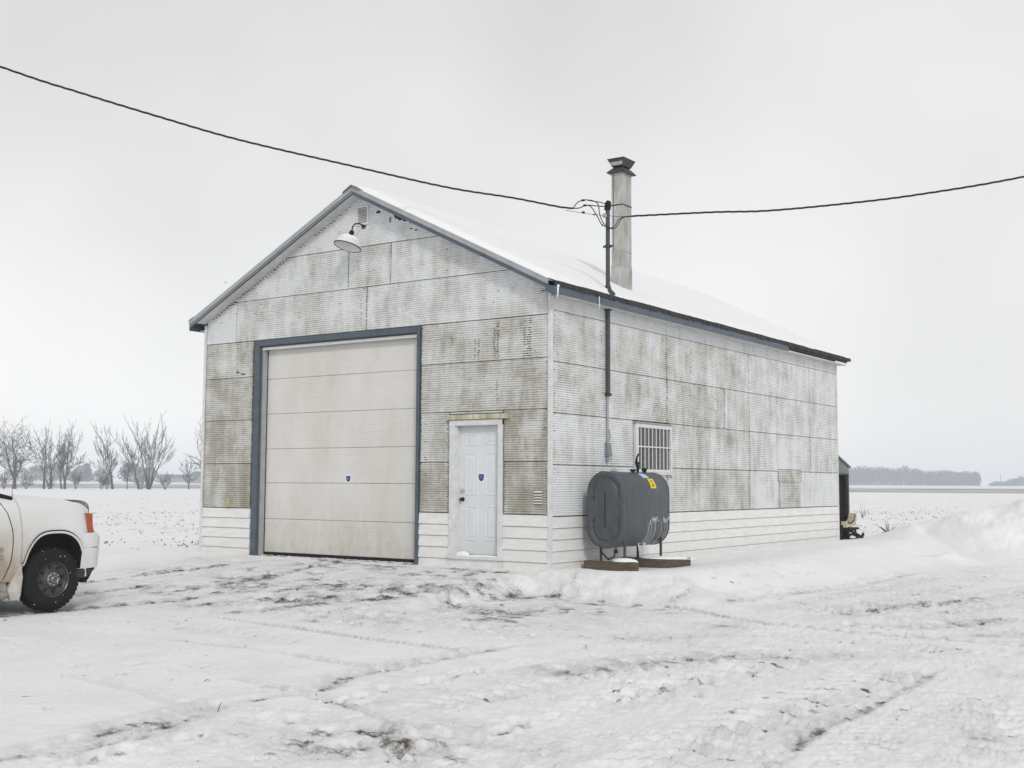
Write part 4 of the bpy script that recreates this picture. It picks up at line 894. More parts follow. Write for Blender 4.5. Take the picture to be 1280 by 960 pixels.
# timbers under the tank
def timber(pts, z0, z1, hw, label):
    m = MB(); P = [Vector((*p, 0)) for p in pts]
    rows = []
    for i, p in enumerate(P):
        t = (P[min(i+1, len(P)-1)]-P[max(i-1, 0)]).normalized(); n = Vector((-t.y, t.x, 0))
        rows.append([p+n*hw+Vector((0, 0, z0[i])), p+n*hw+Vector((0, 0, z1[i])), p-n*hw+Vector((0, 0, z1[i])), p-n*hw+Vector((0, 0, z0[i]))])
    m.grid(rows, closed_u=True); n = len(rows); m.f += [(3, 2, 1, 0), (4*n-4, 4*n-3, 4*n-2, 4*n-1)]
    o = m.build('timber', WOOD, None, bevel=.012); tag(o, label, 'timber', 'timbers under the oil tank')
timber([(.10, .87), (.45, .88), (.98, .92)], [-.04, -.04, -.02], [.125, .12, .13], .075, 'weathered short timber block under the near legs of the tank')
timber([(.12, 2.02), (.55, 2.03), (.85, 2.10), (1.18, 2.32)], [-.04, -.04, -.02, .0], [.125, .105, .115, .145], .10, 'weathered long timber plank under the far legs of the tank')
def cap_snow(cx_, cy_, z, a, b, h, ang, label):
    P = []
    for i in range(9):
        k = i/8; row = []
        for j in range(20):
            q = 2*PI*j/20; rr = (1-k)*(1+.15*math.sin(3*q+cx_*9)); x = a*rr*math.cos(q); y = b*rr*math.sin(q)
            row.append((cx_+x*math.cos(ang)-y*math.sin(ang), cy_+x*math.sin(ang)+y*math.cos(ang), z+h*math.sqrt(1-(1-k)**2.2)))
        P.append(row)
    o = MB().grid(P, closed_u=True).build('snow_patch', SNOW, None, smooth='all'); tag(o, label, 'snow', kind='stuff')
cap_snow(.76, .90, .125, .22, .07, .06, .05, 'small cap of snow on the short timber block')
cap_snow(.88, 2.12, .115, .40, .10, .05, .42, 'long cap of snow on the plank under the tank')
cap_snow(-1.62, -.015, .170, .14, .05, .07, 0, 'small snow drift in the corner of the entry door sill')
cap_snow(-1.25, -.01, .168, .40, .05, .025, 0, 'thin line of snow along the entry door sill')

# ---------------------------------------------------------------- lean-to behind and the machine in it
ln = thing('lean_to', 'dark lean-to shed with sloping sheet roof behind the garage corner', 'shed', (-2, 13.1, 0))
lnp = lambda mb, name, mat, **k: child(mb.build(name, mat, **k), ln)
LY0, LY1, LX = 12.62, 13.50, -.03
def zl(y): return 2.02-(y-12.62)*.30
lnp(MB().prism([(LX+.04, LY0, zl(LY0)+.03), (LX+.04, LY1+.06, zl(LY1+.06)+.03), (LX+.04, LY1+.06, zl(LY1+.06)-.01), (LX+.04, LY0, zl(LY0)-.01)], (-4.0, 0, 0)), 'roof', STEELROOF)
lnp(MB().prism([(LX, LY0, 1.60), (LX, LY1, 1.60), (LX, LY1, zl(LY1)-.012), (LX, LY0, zl(LY0)-.012)], (-.03, 0, 0)), 'gable_sheet', STEELROOF)
lnp(MB().box(LX-.07, LX+.004, LY0+.002, LY0+.075, -.2, 1.598), 'post', LEAD); lnp(MB().box(LX-.07, LX+.004, LY1-.10, LY1, -.2, 1.598), 'post', LEAD)
lnp(MB().box(LX-.05, LX+.004, LY0+.078, LY1-.103, 1.56, 1.598), 'lintel', LEAD)
for k in range(7):
    y = LY0+.09+k*.093; lnp(MB().box(LX-.20, LX-.18, y, y+.086, -.1, 1.58), 'dark_board', M_('black_board', (.012, .012, .014), .8))
lnp(MB().box(-4.0, LX-.075, LY1-.03, LY1, -.2, 1.70), 'rear_panel', M_('black_board2', (.03, .03, .033), .8)); lnp(MB().box(-4.03, -4.0, LY0, LY1, -.2, 1.70), 'side_panel', LEAD)
mc = thing('snow_machine', 'small cream and black machine with curved runners at the dark lean-to opening', 'machine', (.1, 13.2, 0))
mcp = lambda mb, name, mat, **k: child(mb.build(name, mat, **k), mc)
X0 = .0
m = MB().prism([(X0, 12.76, .30), (X0, 13.40, .34), (X0, 13.50, .62), (X0, 13.34, .64), (X0, 13.26, .50), (X0, 13.05, .43), (X0, 12.78, .45)], (.16, 0, 0))
mcp(m, 'cowl', CREAM, bevel=.015)
mcp(MB().prism([(X0+.162, 12.80, .44), (X0+.162, 13.05, .425), (X0+.162, 13.24, .49), (X0+.162, 13.33, .62), (X0+.162, 13.38, .61), (X0+.162, 13.27, .45), (X0+.162, 13.06, .385), (X0+.162, 12.80, .40)], (.008, 0, 0)), 'cowl_stripe', RUST)
mcp(MB().box(X0+.01, X0+.15, 12.76, 13.44, .22, .298).tube([(.18, 12.80, .27), (.18, 13.5, .27)], .03, 8), 'bumper', BLACK, bevel=.008)
mcp(MB().tube([(.20, 12.72, .03), (.20, 13.0, .01), (.20, 13.5, .02), (.20, 13.72, .06), (.20, 13.80, .13)], .035, 8), 'runner', BLACK, smooth=True)
mcp(MB().tube([(.12, 12.84, .24), (.16, 13.05, .21), (.2, 13.4, .12), (.22, 13.66, .04)], .032, 8), 'runner', BLACK, smooth=True)
mcp(MB().tube([(.14, 12.86, .08), (.15, 13.1, .14), (.16, 13.36, .10), (.16, 13.5, .05)], .028, 8).tube([(.15, 13.36, .24), (.16, 13.40, .10)], .028, 8), 'leaf_spring', BLACK, smooth=True)
mcp(MB().box(-.02, .06, 12.70, 12.77, .0, .36), 'upright', BLACK)
# ---------------------------------------------------------------- white pickup at the left edge
tr = thing('pickup_truck', 'muddy white pickup truck parked with its front wheel in view at left', 'pickup truck', (-4.25, -8.0, -.28))
trp = lambda mb, name, mat, par=None, **k: child(mb.build(name, mat, **k), par or tr)
def sub(mb, name, mat, par, **k):
    o = mb.build(name, mat, **k); o.parent = par; o.matrix_parent_inverse = Matrix.Identity(4); return o
XM = -4.25; HW = 1.0; YW, YW2 = -6.19, -9.85; ZC = .105; RT = .385
def bulge(z): return float(np.interp(z, [-.1, .1, .35, .58, .75, .93, 1.03, 1.08, 1.13], [.055, .03, .005, 0, .015, .05, .09, .15, .2]))
def arch(y, yc, zl):
    t = abs((y-yc)/.455)
    return zl if t >= 1 else max(zl, .02+.68*(1-t**2.9)**(1/2.2))
def nose(y, z):     # corner rounding in plan
    t = max(0, (y+5.92)/.34); return .13*t**2.2
def topz(y): return float(np.interp(y, [-7.0, -6.7, -6.44, -6.02, -5.81, -5.72, -5.6], [1.115, 1.105, 1.095, 1.07, 1.035, .99, .93]))
def seam_y(z): return float(np.interp(z, [.02, .12, .33, .5, .7, .91, 1.12], [-6.96, -6.87, -6.785, -6.765, -6.765, -6.815, -6.93]))
def side(s, ystations, rear_edge, zlo, zhi, nz=16):
    """body skin between zlo(y) and zhi(y); s = +1 right, -1 left"""
    P = []
    for y in ystations:
        row = []; a, b = zlo(y), zhi(y)
        for j in range(nz+1):
            z = a+(b-a)*j/nz; yy = y
            if rear_edge:
                k = max(0, (-6.62-y)/(6.765-6.62)); yy = y if k <= 0 else y+(seam_y(z)+.001+6.765)*min(1, k)
            row.append((XM+s*(HW-bulge(z)-nose(yy, z)), yy, z))
        P.append(row)
    return P
ysf = [-6.765, -6.72, -6.67, -6.645]+[-6.19+.455*math.cos(PI*(1-i/22)) for i in range(23)]+[-5.72, -5.69, -5.66]
for s in (1, -1):
    g = side(s, ysf, True, lambda y: arch(y, YW, .11) if y < -5.8 else max(arch(y, YW, .11), .655), topz)
    fe = trp(MB().grid(g), 'fender', TRUCK, smooth='all')
    # wheel arch lip
    lip = [(XM+s*(HW+.012-bulge(arch(y, YW, .3))-nose(y, .5)), y, arch(y, YW, .32 if y < YW else .10)+.004) for y in [-6.19+.452*math.cos(PI*(1-i/24)) for i in range(25)]]
    trp(MB().tube(lip, .009, 6), 'arch_lip', M_('lip_black', (.03, .03, .03), .5), smooth='all')
    lip2 = [(x-s*.003, y, z-.022) for x, y, z in lip]
    trp(MB().tube(lip2, .016, 6), 'arch_flange', TRUCK, smooth='all')
    # doors
    d1 = side(s, [-7.95, -7.7, -7.3, -7.0, -6.85, -6.775], False, lambda y: .12, lambda y: 1.115)
    for row in d1[-2:]:
        for j, (x, y, z) in enumerate(row): row[j] = (x, y+(seam_y(z)-.001+6.765)*(1 if row is d1[-1] else .6), z)
    dr = trp(MB().grid(d1), 'door', TRUCK, smooth='all')
    if s > 0:
        bx = XM+HW+.002
        sub(MB().box(bx, bx+.008, -7.05, -6.90, .47, .52).box(bx, bx+.008, -7.05, -6.90, .385, .43), 'door_badge', M_('dull_badge', (.30, .27, .22), .5, .3), dr, bevel=.004)
        sub(MB().box(bx-.01, bx+.03, -7.85, -7.65, .86, .90), 'door_handle', TRUCK, dr, bevel=.01)
    d2 = side(s, [-8.85, -8.5, -8.2, -7.962], False, lambda y: .12, lambda y: 1.115); trp(MB().grid(d2), 'rear_door', TRUCK, smooth='all')
    bed = side(s, [-11.3, -10.9]+[-10.4+.1*i for i in range(12)]+[-8.95, -8.862], False, lambda y: arch(y, YW2, .11), lambda y: 1.16); trp(MB().grid(bed), 'bed_side', TRUCK, smooth='all')
    trp(MB().tube([(XM+s*.93, -8.7, -.03), (XM+s*.95, -8.6, -.05), (XM+s*.95, -6.86, -.05), (XM+s*.93, -6.77, -.045)], [.05, .055, .055, .03], 10), 'running_board', M_('grubby_steel', (.42, .40, .36), .4, .3, noise=.5, nscale=8), smooth=True)
    # mud flap and rocker
    P = [(XM+s*(HW-.01), -6.645, .34), (XM+s*(HW+.015), -6.63, .16), (XM+s*(HW+.02), -6.655, -.06), (XM+s*(HW+.01), -6.68, -.11), (XM+s*(HW-.02), -6.76, -.115), (XM+s*(HW-.03), -6.79, .0), (XM+s*(HW-.03), -6.74, .2)]
    trp(MB().prism(P, (-s*.06, .0, 0)), 'mud_flap', M_('flap', (.52, .50, .45), .6, noise=.4, nscale=7), bevel=.01)
    trp(MB().box(XM+s*HW-s*.07-.02, XM+s*HW-s*.07+.02, -8.85, -6.80, .0, .12), 'rocker', M_('rocker_grime', (.30, .28, .25), .7, noise=.5, nscale=9), bevel=.01)
# hood
P = []
for i in range(17):
    u = -1+2*i/16; row = []
    yf = -5.66+.25*(1-abs(u)**2.4)
    for j in range(15):
        t = j/14; y = -6.95+(yf+6.95)*t; ysd = -6.95+(-5.66+6.95)*t
        hw = HW-bulge(topz(ysd))-nose(ysd, 1)-.004 if j else .83
        z = topz(ysd)+.045*(1-u**4)*(1-t*.5)+.015*(abs(u) > .45)*(abs(u) < .8)*(1-t)-.06*(t**8)
        row.append((XM+u*hw, y, z))
    P.append(row)
trp(MB().grid(P), 'hood', TRUCK, smooth='all')
# black bug deflector along the front edge of the hood
m = MB(); rows = []
for i in range(25):
    u = -1+2*i/24; yf = -5.65+.25*(1-abs(u)**2.4); z = .925+.085*(1-abs(u)**3.5); x = XM+u*(HW-.17)
    rows.append([(x, yf-.05, z+.0), (x, yf+.01, z+.055), (x, yf+.03, z+.05), (x, yf+.035, z-.03)])
trp(m.grid(rows, closed_u=True), 'bug_deflector', M_('smoke_plastic', (.012, .012, .013), .12), smooth=True)
# front: lamps, grille, bumper
cp = [(-.985, -5.80), (-.985, -5.64), (-.945, -5.535), (-.82, -5.43), (-.5, -5.33), (0, -5.29)]
def frontline(off=0): return [(XM-x-off*1, y) for x, y in [(c[0], c[1]) for c in cp]]
half = [(XM-x, y) for x, y in cp]; full = half+[(2*XM-x, y) for x, y in reversed(half[:-1])]
def fascia(zs_, ins, name, mat, pts=full, **k):
    P = [[(XM+(x-XM)*(1-i*.05), y-i, z) for x, y in pts] for z, i in zip(zs_, ins)]
    return trp(MB().grid(P), name, mat, **k)
fascia([.475, .485, .60, .645, .66], [.03, .0, 0.0, .035, .09], 'bumper', TRUCK, smooth=True)
fascia([.215, .22, .44, .468, .472], [.09, .025, .005, .005, .03], 'lower_bumper', TRUCK, smooth=True)
fascia([.09, .10, .19, .205], [.30, .16, .06, .06], 'air_dam', M_('dam_plastic', (.03, .03, .032), .6), smooth=True)
trp(MB().prism([(XM+.93, -5.74, .20), (XM+.93, -5.58, .215), (XM+.93, -5.66, .07), (XM+.93, -5.73, .03), (XM+.93, -5.77, .09)], (-.12, 0, 0)), 'tow_bracket', BLACK, bevel=.006)
for s in (1, -1):
    q = [(XM+s*.955, -5.725), (XM+s*.935, -5.655), (XM+s*.905, -5.60)]
    P = [[(x-s*.0, y+(.02 if z < .7 else -.02*(z-.7)*4), z) for x, y in q] for z in (.662, .75, .85, .905)]
    lo = [[(x-s*.05, y-.04, z) for x, y in q] for z in (.905, .662)]
    trp(MB().grid(P+lo), 'corner_lamp', AMBER, smooth=True)
    q = [(XM+s*.90, -5.595), (XM+s*.75, -5.50), (XM+s*.55, -5.43)]
    P = [[(x, y+(.0 if z < .7 else -.03*(z-.7)*4), z) for x, y in q] for z in (.662, .78, .89)]
    P += [[(x, y-.1, z) for x, y in q] for z in (.89, .662)]
    trp(MB().grid(P), 'headlight', LENS, smooth=True)
trp(MB().box(XM-.54, XM+.54, -5.50, -5.42, .66, .93), 'grille', DARK)
for k in range(3): trp(MB().box(XM-.53, XM+.53, -5.418, -5.38, .70+.08*k, .73+.08*k), 'grille_bar', CHROME, bevel=.006)
# cowl, antenna, cab
for s in (1, -1): trp(MB().hull8([(XM+s*.80, -6.94, 1.105), (XM+s*.86, -6.72, 1.075), (XM+s*.80, -6.70, 1.075), (XM+s*.72, -6.9, 1.09)], [(XM+s*.82, -6.95, 1.185), (XM+s*.87, -6.72, 1.12), (XM+s*.80, -6.70, 1.12), (XM+s*.72, -6.90, 1.18)]), 'cowl_corner', BLACK, bevel=.008)
trp(MB().tube([(XM+.84, -6.705, 1.08), (XM+.84, -6.708, 1.14), (XM+.84, -6.712, 1.23)], [.006, .0035, .0025], 6), 'antenna', BLACK)
base = [(-.86, -6.98), (.86, -6.98), (.88, -8.84), (-.88, -8.84)]; tops = [(-.66, -7.72), (.66, -7.72), (.68, -8.62), (-.68, -8.62)]
trp(MB().hull8([(XM+x, y, 1.10) for x, y in base], [(XM+x, y, 1.66) for x, y in tops]), 'cab', TRUCK, bevel=.06)
def pane(a, b, c, d, name): # quad on the cab, pushed slightly out
    n = (Vector(b)-Vector(a)).cross(Vector(d)-Vector(a)).normalized()*.012
    trp(MB().prism([Vector(p) for p in (a, b, c, d)], n), name, GLASS, bevel=.004)
def lerp2(a, b, t): return tuple(a[i]+(b[i]-a[i])*t for i in range(3))
def cabq(i, j, u0, u1, v0, v1):
    A = (XM+base[i][0], base[i][1], 1.10); Bq = (XM+base[j][0], base[j][1], 1.10); Cq = (XM+tops[j][0], tops[j][1], 1.66); Dq = (XM+tops[i][0], tops[i][1], 1.66)
    f = lambda u, v: lerp2(lerp2(A, Bq, u), lerp2(Dq, Cq, u), v)
    return f(u0, v0), f(u1, v0), f(u1, v1), f(u0, v1)
pane(*cabq(1, 0, .06, .94, .05, .92), 'windshield')
pane(*cabq(2, 1, .06, .48, .08, .88), 'side_window'); pane(*cabq(2, 1, .54, .95, .08, .88), 'side_window')
pane(*cabq(0, 3, .06, .48, .08, .88), 'side_window'); pane(*cabq(0, 3, .54, .95, .08, .88), 'side_window')
trp(MB().box(XM-.85, XM+.85, -11.28, -8.9, .45, .50).box(XM-.92, XM+.92, -11.32, -11.25, .12, 1.15), 'truck_bed', TRUCK)
trp(MB().box(XM-.92, XM+.92, -11.45, -11.33, .15, .38), 'rear_bumper', CHROME, bevel=.02)
# dark wheel housings; plain box added inside the body to block light
trp(MB().box(XM-.62, XM+.62, -11.2, -5.72, .04, .9), 'underbody_light_block', DARK)
for yc in (YW, YW2):
    for s in (1, -1):
        P = []
        for i in range(15):
            y = yc+.49*math.cos(PI*i/14); z = .04+.67*math.sin(PI*i/14)**.8
            P.append([(XM+s*.60, y, z), (XM+s*.955, y, z-.005)])
        trp(MB().grid(P), 'wheel_housing', DARK)
        wh = bpy.data.objects.new('wheel', None); COL.objects.link(wh); wh.parent = tr; wh.location = (XM+s*.97-tr.location.x, yc-tr.location.y, ZC-tr.location.z); wh.rotation_euler = (0, R(90)*s, 0)
        wh.empty_display_size = .2
        if yc == YW and s == 1: first = wh
        I4 = Matrix.Identity(4)
        if wh is first:
            prof = [(.215, 0), (.225, .006), (.25, .012), (.30, .013), (.345, .004), (.372, -.018), (.385, -.045), (.387, -.12), (.385, -.20), (.370, -.235), (.33, -.25), (.25, -.25), (.215, -.23)]
            m = MB().lathe(prof, I4, 56, closed=True)
            for k in range(40):       # shoulder and tread blocks
                a = 2*PI*(k+.5)/40
                for (h0, h1, da) in ((-.03, -.085, 0), (-.10, -.155, .07), (-.17, -.22, 0)):
                    q = []
                    for rr in (.383, .391):
                        for aa, hh in ((a-.045+da, h0), (a+.045+da, h0), (a+.035+da, h1), (a-.055+da, h1)): q.append((rr*math.cos(aa), rr*math.sin(aa), hh))
                    m.hull8(q[:4], q[4:])
            tyre = m.build('tyre', BLACK, wh, smooth=True)
            rim = MB().lathe([(.217, -.22), (.217, -.01), (.208, -.002), (.200, -.014), (.192, -.03), (.175, -.042), (.13, -.040), (.105, -.022), (.088, -.012), (.086, -.05)], I4, 48).build('rim', RIM, wh, smooth=True)
            rim_edge = MB().lathe([(.218, -.004), (.213, .003), (.206, -.003), (.21, -.01)], I4, 48, closed=True).build('rim_edge', M_('rim_grey', (.12, .12, .125), .35, .6), wh, smooth=True)
            for k in range(8):
                a = 2*PI*(k+.25)/8; c0 = (.152*math.cos(a), .152*math.sin(a))
                pts = [(c0[0]+(.030*math.cos(t))*math.cos(a)-(.025*math.sin(t))*math.sin(a), c0[1]+(.030*math.cos(t))*math.sin(a)+(.025*math.sin(t))*math.cos(a), -.0365) for t in [2*PI*j/12 for j in range(12)]]
                MB().prism(pts, (0, 0, -.01)).build('rim_hole', DARK, rim)
            hub = MB().lathe([(.088, -.02), (.085, .0), (.074, .006), (.066, -.004), (.058, -.004), (.05, .035), (.042, .042), (.036, .036), (.012, .036), (0, .036)], I4, 28).build('hub_cap', M_('hub_metal', (.30, .29, .28), .35, .8), wh, smooth=True)
            m = MB()
            for k in range(8):
                a = 2*PI*k/8; m.lathe([(.010, -.01), (.010, .018), (0, .02)], Matrix.Translation((.069*math.cos(a), .069*math.sin(a), 0)), 6)
            m.build('lug_nut', CHROME, wh); MB().lathe([(.030, .037), (.028, .040), (0, .040)], I4, 20).build('cap_emblem', M_('dull_red', (.10, .075, .07), .5), wh)
            m = MB(); rg = random.Random(8)    # snow packed in the tread and sidewall
            for k in range(18):
                a = rg.uniform(0, 2*PI); rr = rg.choice([rg.uniform(.37, .388), rg.uniform(.23, .36)]); s_ = rg.uniform(.0015, .004)
                if not (PI*.6 < a < PI*1.5) and rg.random() < .6: continue
                c0 = Vector((rr*math.cos(a), rr*math.sin(a), .012 if rr < .36 else -.02)); m.box(c0.x-s_*1.6, c0.x+s_*1.6, c0.y-s_, c0.y+s_, c0.z-.004, c0.z+.003)
            m.build('packed_snow', SNOW, wh)['kind'] = 'stuff'
        else:
            for c_ in list(first.children):
                cc = c_.copy(); COL.objects.link(cc); cc.parent = wh
# ---------------------------------------------------------------- bare trees along the field edge
def bare_tree(name, x, y, h, label, seed, cat='tree', stems=1, spread=.5, start=.18, fork=4, levels=4, tr_r=None, lean=0, group='bare trees along the field edge', dense=1.0, up=.10, width=1.0, limbs=4):
    h *= .66 if cat == 'tree' else .74; rg = random.Random(seed); z0 = gz(x, y)-.15; g = thing(name, label, cat, (x, y, z0), group)
    T = MB(); C_ = MB(); tr_r = tr_r or h*.020
    vd = Vector((.82, .57, 0)); dd = Vector((-.57, .82, 0))
    def rdir(): a = rg.uniform(0, 2*PI); return vd*math.cos(a)+dd*math.sin(a)
    def branch(p, d, l, r, lv, mb):
        n = 4 if lv > 1 else 3; pts = [p]; q = p; dv = d.copy()
        for i in range(n):
            dv = (dv+Vector((rg.uniform(-.15, .15), rg.uniform(-.15, .15), rg.uniform(-.05, .06)+up*.2))).normalized(); q = q+dv*l/n; pts.append(q)
        mb.tube(pts, [max(rmin, r*(1-.6*i/n)) for i in range(n+1)], 5 if lv >= levels-1 else 3, cap=False)
        if lv <= 0: return
        k = fork+(rg.random() < .7)
        for i in range(k):
            t = rg.uniform(.2, .95) if i else 1; j = min(n-1, int(t*n)); pp = pts[j]+(pts[j+1]-pts[j])*(t*n-j if t < 1 else 1)
            side = rdir(); side = (side-dv*side.dot(dv)).normalized()
            an = (rg.uniform(.12, .3) if i == 0 else rg.uniform(.4, .85))*spread*2*width
            nd = (dv*math.cos(an)+side*math.sin(an)+Vector((0, 0, up*.6))).normalized()
            branch(pp, nd, l*(rg.uniform(.78, .92) if i == 0 else rg.uniform(.5, .74)), max(rmin, r*(.62 if i == 0 else rg.uniform(.32, .5))), lv-1, C_)
    rmin = .028
    for s_ in range(stems):
        aa = 2*PI*(s_+.3)/stems; out = (vd*math.cos(aa)+dd*math.sin(aa))*(stems > 1)
        a0 = out*h*.02
        d = (Vector((0, 0, 1))+vd*lean+out*rg.uniform(.12, .5)*width).normalized()
        hh = h*start*rg.uniform(.9, 1.2); pts = [a0, a0+d*hh*.5, a0+d*hh]
        T.tube(pts, [tr_r*1.25, tr_r, tr_r*.9], 7, cap=False)
        m = limbs if stems == 1 else 1
        for i in range(m):
            an = 2*PI*(i+rg.uniform(-.2, .2))/m; side = vd*math.cos(an)+dd*math.sin(an); t = .25 if (i == 0 or stems > 1) else 1
            nd = (d+side*spread*rg.uniform(.5, 1.0)*t*width).normalized()
            branch(pts[-1]-d*hh*rg.uniform(0, .25)*(i > 0), nd, h*rg.uniform(.34, .40)*(1 if i == 0 else .88), tr_r*(.8 if i == 0 else rg.uniform(.45, .65)), levels, C_)
    T.build('trunk', BARK, g, smooth='all', fix=False); C_.build('crown', TWIG, g, fix=False)
    return g
bare_tree('bare_tree', -196.95, 116.29, 14.5, 'large forked bare tree with wide crown behind the pickup hood', 11, spread=.62, start=.2, fork=2, levels=5, tr_r=.36, limbs=6, width=1.25)
bare_tree('bare_tree', -195.0, 121.3, 12.6, 'tall thin straight bare tree just right of the large forked tree', 12, spread=.40, start=.36, fork=2, levels=4, tr_r=.20, limbs=4)
bare_tree('bare_tree', -198.3, 125.1, 10.6, 'thin dark bare tree, second right of the large forked tree', 13, spread=.36, start=.3, fork=2, levels=4, tr_r=.18, limbs=3)
bare_tree('bare_tree', -189.06, 121.77, 12.6, 'full vase shaped bare tree at the right end of the left clump', 14, spread=.5, start=.2, fork=2, levels=5, tr_r=.24, limbs=5)
bare_tree('bare_tree', -191.3, 122.6, 9.5, 'slim bare tree leaning against the vase shaped tree of the left clump', 15, spread=.4, start=.3, fork=2, levels=4, tr_r=.15, lean=-.12, limbs=3)
bare_tree('bare_tree', -187.5, 131.41, 12.6, 'narrow bare tree leaning left, alone between the two clumps', 16, spread=.42, start=.26, fork=2, levels=5, tr_r=.23, lean=-.14, width=.9, limbs=4)
bare_tree('bare_tree', -186.86, 134.3, 6.6, 'small bare tree right of the narrow leaning tree', 17, spread=.5, start=.25, fork=2, levels=4, tr_r=.10, limbs=3)
bare_tree('bare_tree', -180.04, 134.15, 14.2, 'large many stemmed bare tree, tallest of the middle clump', 18, stems=8, spread=.30, start=.22, tr_r=.16, width=1.0, fork=2, levels=4)
bare_tree('bare_tree', -183.24, 134.37, 12.0, 'bare tree leaning left beside the many stemmed tree', 19, spread=.42, start=.26, fork=2, levels=4, tr_r=.18, lean=-.26, limbs=4)
bare_tree('bare_tree', -181.62, 145.27, 6.8, 'small bare sapling just left of the garage wall', 20, spread=.42, start=.2, fork=2, levels=4, tr_r=.12, limbs=4)
bare_tree('bare_tree', -164.0, 135.5, 12.0, 'bare tree mostly hidden behind the left wall of the garage', 21, spread=.55, start=.2, fork=2, levels=5, tr_r=.22, limbs=5)
bare_tree('bare_tree', -202.4, 113.73, 13.0, 'bare tree at the very left edge of the view', 22, spread=.5, start=.2, fork=2, levels=5, tr_r=.25, limbs=5)
sh = [(-199.5, 115.74, 4.2, 'bare bush at the left edge under the large forked tree'), (-197.8, 119.36, 3.6, 'low bare bush right of the large forked trunk'), (-192.9, 121.0, 3.4, 'low bare bush between the thin trees of the left clump'), (-189.94, 124.83, 4.4, 'bare bush right of the left clump of trees'), (-189.31, 130.15, 4.2, 'wide dense bare bush left of the lone narrow tree'), (-188.41, 130.78, 3.6, 'low bare bush at the foot of the lone narrow tree'), (-181.5, 133.6, 3.6, 'low bare bush at the foot of the many stemmed tree'), (-178.2, 136.6, 4.0, 'thin bare bush right of the many stemmed tree')]
for k, (x, y, h, lb) in enumerate(sh):
    bare_tree('bare_bush', x, y, h, lb, 40+k, cat='bush', stems=7, spread=.5, start=.12, fork=2, levels=3, tr_r=.045, group='bare bushes under the trees', width=1.3)

# ---------------------------------------------------------------- hazy things on the horizon
def leaf_cloud(mb, cx_, cy_, z0, a, b, h, n, s, rg, cone=0):
    for k in range(n):
        t = rg.random()**.8; an = rg.uniform(0, 2*PI); pr = (1-t*cone)*(math.sqrt(max(.05, 1-(2*t-.85)**2*.7)) if not cone else 1); rr = math.sqrt(rg.random())*pr
        p = Vector((cx_+a*rr*math.cos(an), cy_+b*rr*math.sin(an), z0+h*t*(1+.12*math.sin(an*3+cx_))))
        q = [p+Vector((rg.uniform(-s, s), rg.uniform(-s, s), rg.uniform(-s, s))) for _ in range(3)]; mb.add(q, [(0, 1, 2)])
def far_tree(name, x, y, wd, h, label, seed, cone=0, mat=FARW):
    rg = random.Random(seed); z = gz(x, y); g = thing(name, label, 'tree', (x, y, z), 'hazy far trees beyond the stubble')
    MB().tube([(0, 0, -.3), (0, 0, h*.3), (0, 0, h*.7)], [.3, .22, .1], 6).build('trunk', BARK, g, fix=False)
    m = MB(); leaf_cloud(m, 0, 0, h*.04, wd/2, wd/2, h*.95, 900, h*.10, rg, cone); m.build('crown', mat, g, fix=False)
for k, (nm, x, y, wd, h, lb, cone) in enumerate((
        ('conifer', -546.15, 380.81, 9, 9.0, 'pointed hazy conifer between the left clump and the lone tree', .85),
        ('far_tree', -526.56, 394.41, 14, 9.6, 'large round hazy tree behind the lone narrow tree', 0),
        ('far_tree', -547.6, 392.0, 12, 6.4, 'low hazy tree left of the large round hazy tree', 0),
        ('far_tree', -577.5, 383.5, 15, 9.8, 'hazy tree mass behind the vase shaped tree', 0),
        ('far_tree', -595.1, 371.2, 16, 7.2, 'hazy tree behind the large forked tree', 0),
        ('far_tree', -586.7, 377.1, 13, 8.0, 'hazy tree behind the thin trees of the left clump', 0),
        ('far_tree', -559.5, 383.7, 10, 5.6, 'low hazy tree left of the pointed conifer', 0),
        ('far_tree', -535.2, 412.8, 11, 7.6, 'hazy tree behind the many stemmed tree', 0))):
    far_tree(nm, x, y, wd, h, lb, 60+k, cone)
def far_house(x, y, w, d, hw, hr, label, ang):
    z = gz(x, y); g = thing('farm_house', label, 'house', (x, y, z), 'far hazy farm buildings'); g.rotation_euler = (0, 0, ang)
    MB().box(-w/2, w/2, -d/2, d/2, -.5, hw).build('wall', FARWALL, g)
    m = MB().prism([(-w/2-.6, -d/2-.6, hw), (w/2+.6, -d/2-.6, hw), (0, -d/2-.6, hw+hr)], (0, d+1.2, 0)); m.build('roof', FARROOF, g)
    for k in (-1, 1): MB().box(k*w*.25-.7, k*w*.25+.7, -d/2-.08, -d/2+.05, 1, 2.4).build('window', GLASS, g)
far_house(-433.0, 361.6, 9.5, 12, 3.2, 2.4, 'hazy farm house with a low pitched roof touching the garage edge', R(40))
far_house(-505.5, 409.0, 9, 22, 2.4, 1.8, 'long low hazy barn left of the small bare sapling', R(-38))
far_house(-566.0, 391.0, 8, 8, 4, 5.0, 'hazy gabled house behind the gap in the left clump', R(36))
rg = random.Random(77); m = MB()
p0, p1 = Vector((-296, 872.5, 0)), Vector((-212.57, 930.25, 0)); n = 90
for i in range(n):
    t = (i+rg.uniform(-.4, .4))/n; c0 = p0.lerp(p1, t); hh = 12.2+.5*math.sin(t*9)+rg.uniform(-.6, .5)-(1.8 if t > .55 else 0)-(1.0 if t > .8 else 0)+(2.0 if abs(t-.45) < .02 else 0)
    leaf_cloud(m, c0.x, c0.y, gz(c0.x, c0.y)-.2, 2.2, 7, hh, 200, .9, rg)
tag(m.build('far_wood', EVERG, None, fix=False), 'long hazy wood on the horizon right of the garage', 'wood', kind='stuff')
m = MB(); p0, p1 = Vector((-206, 998, 0)), Vector((-110, 1062, 0))
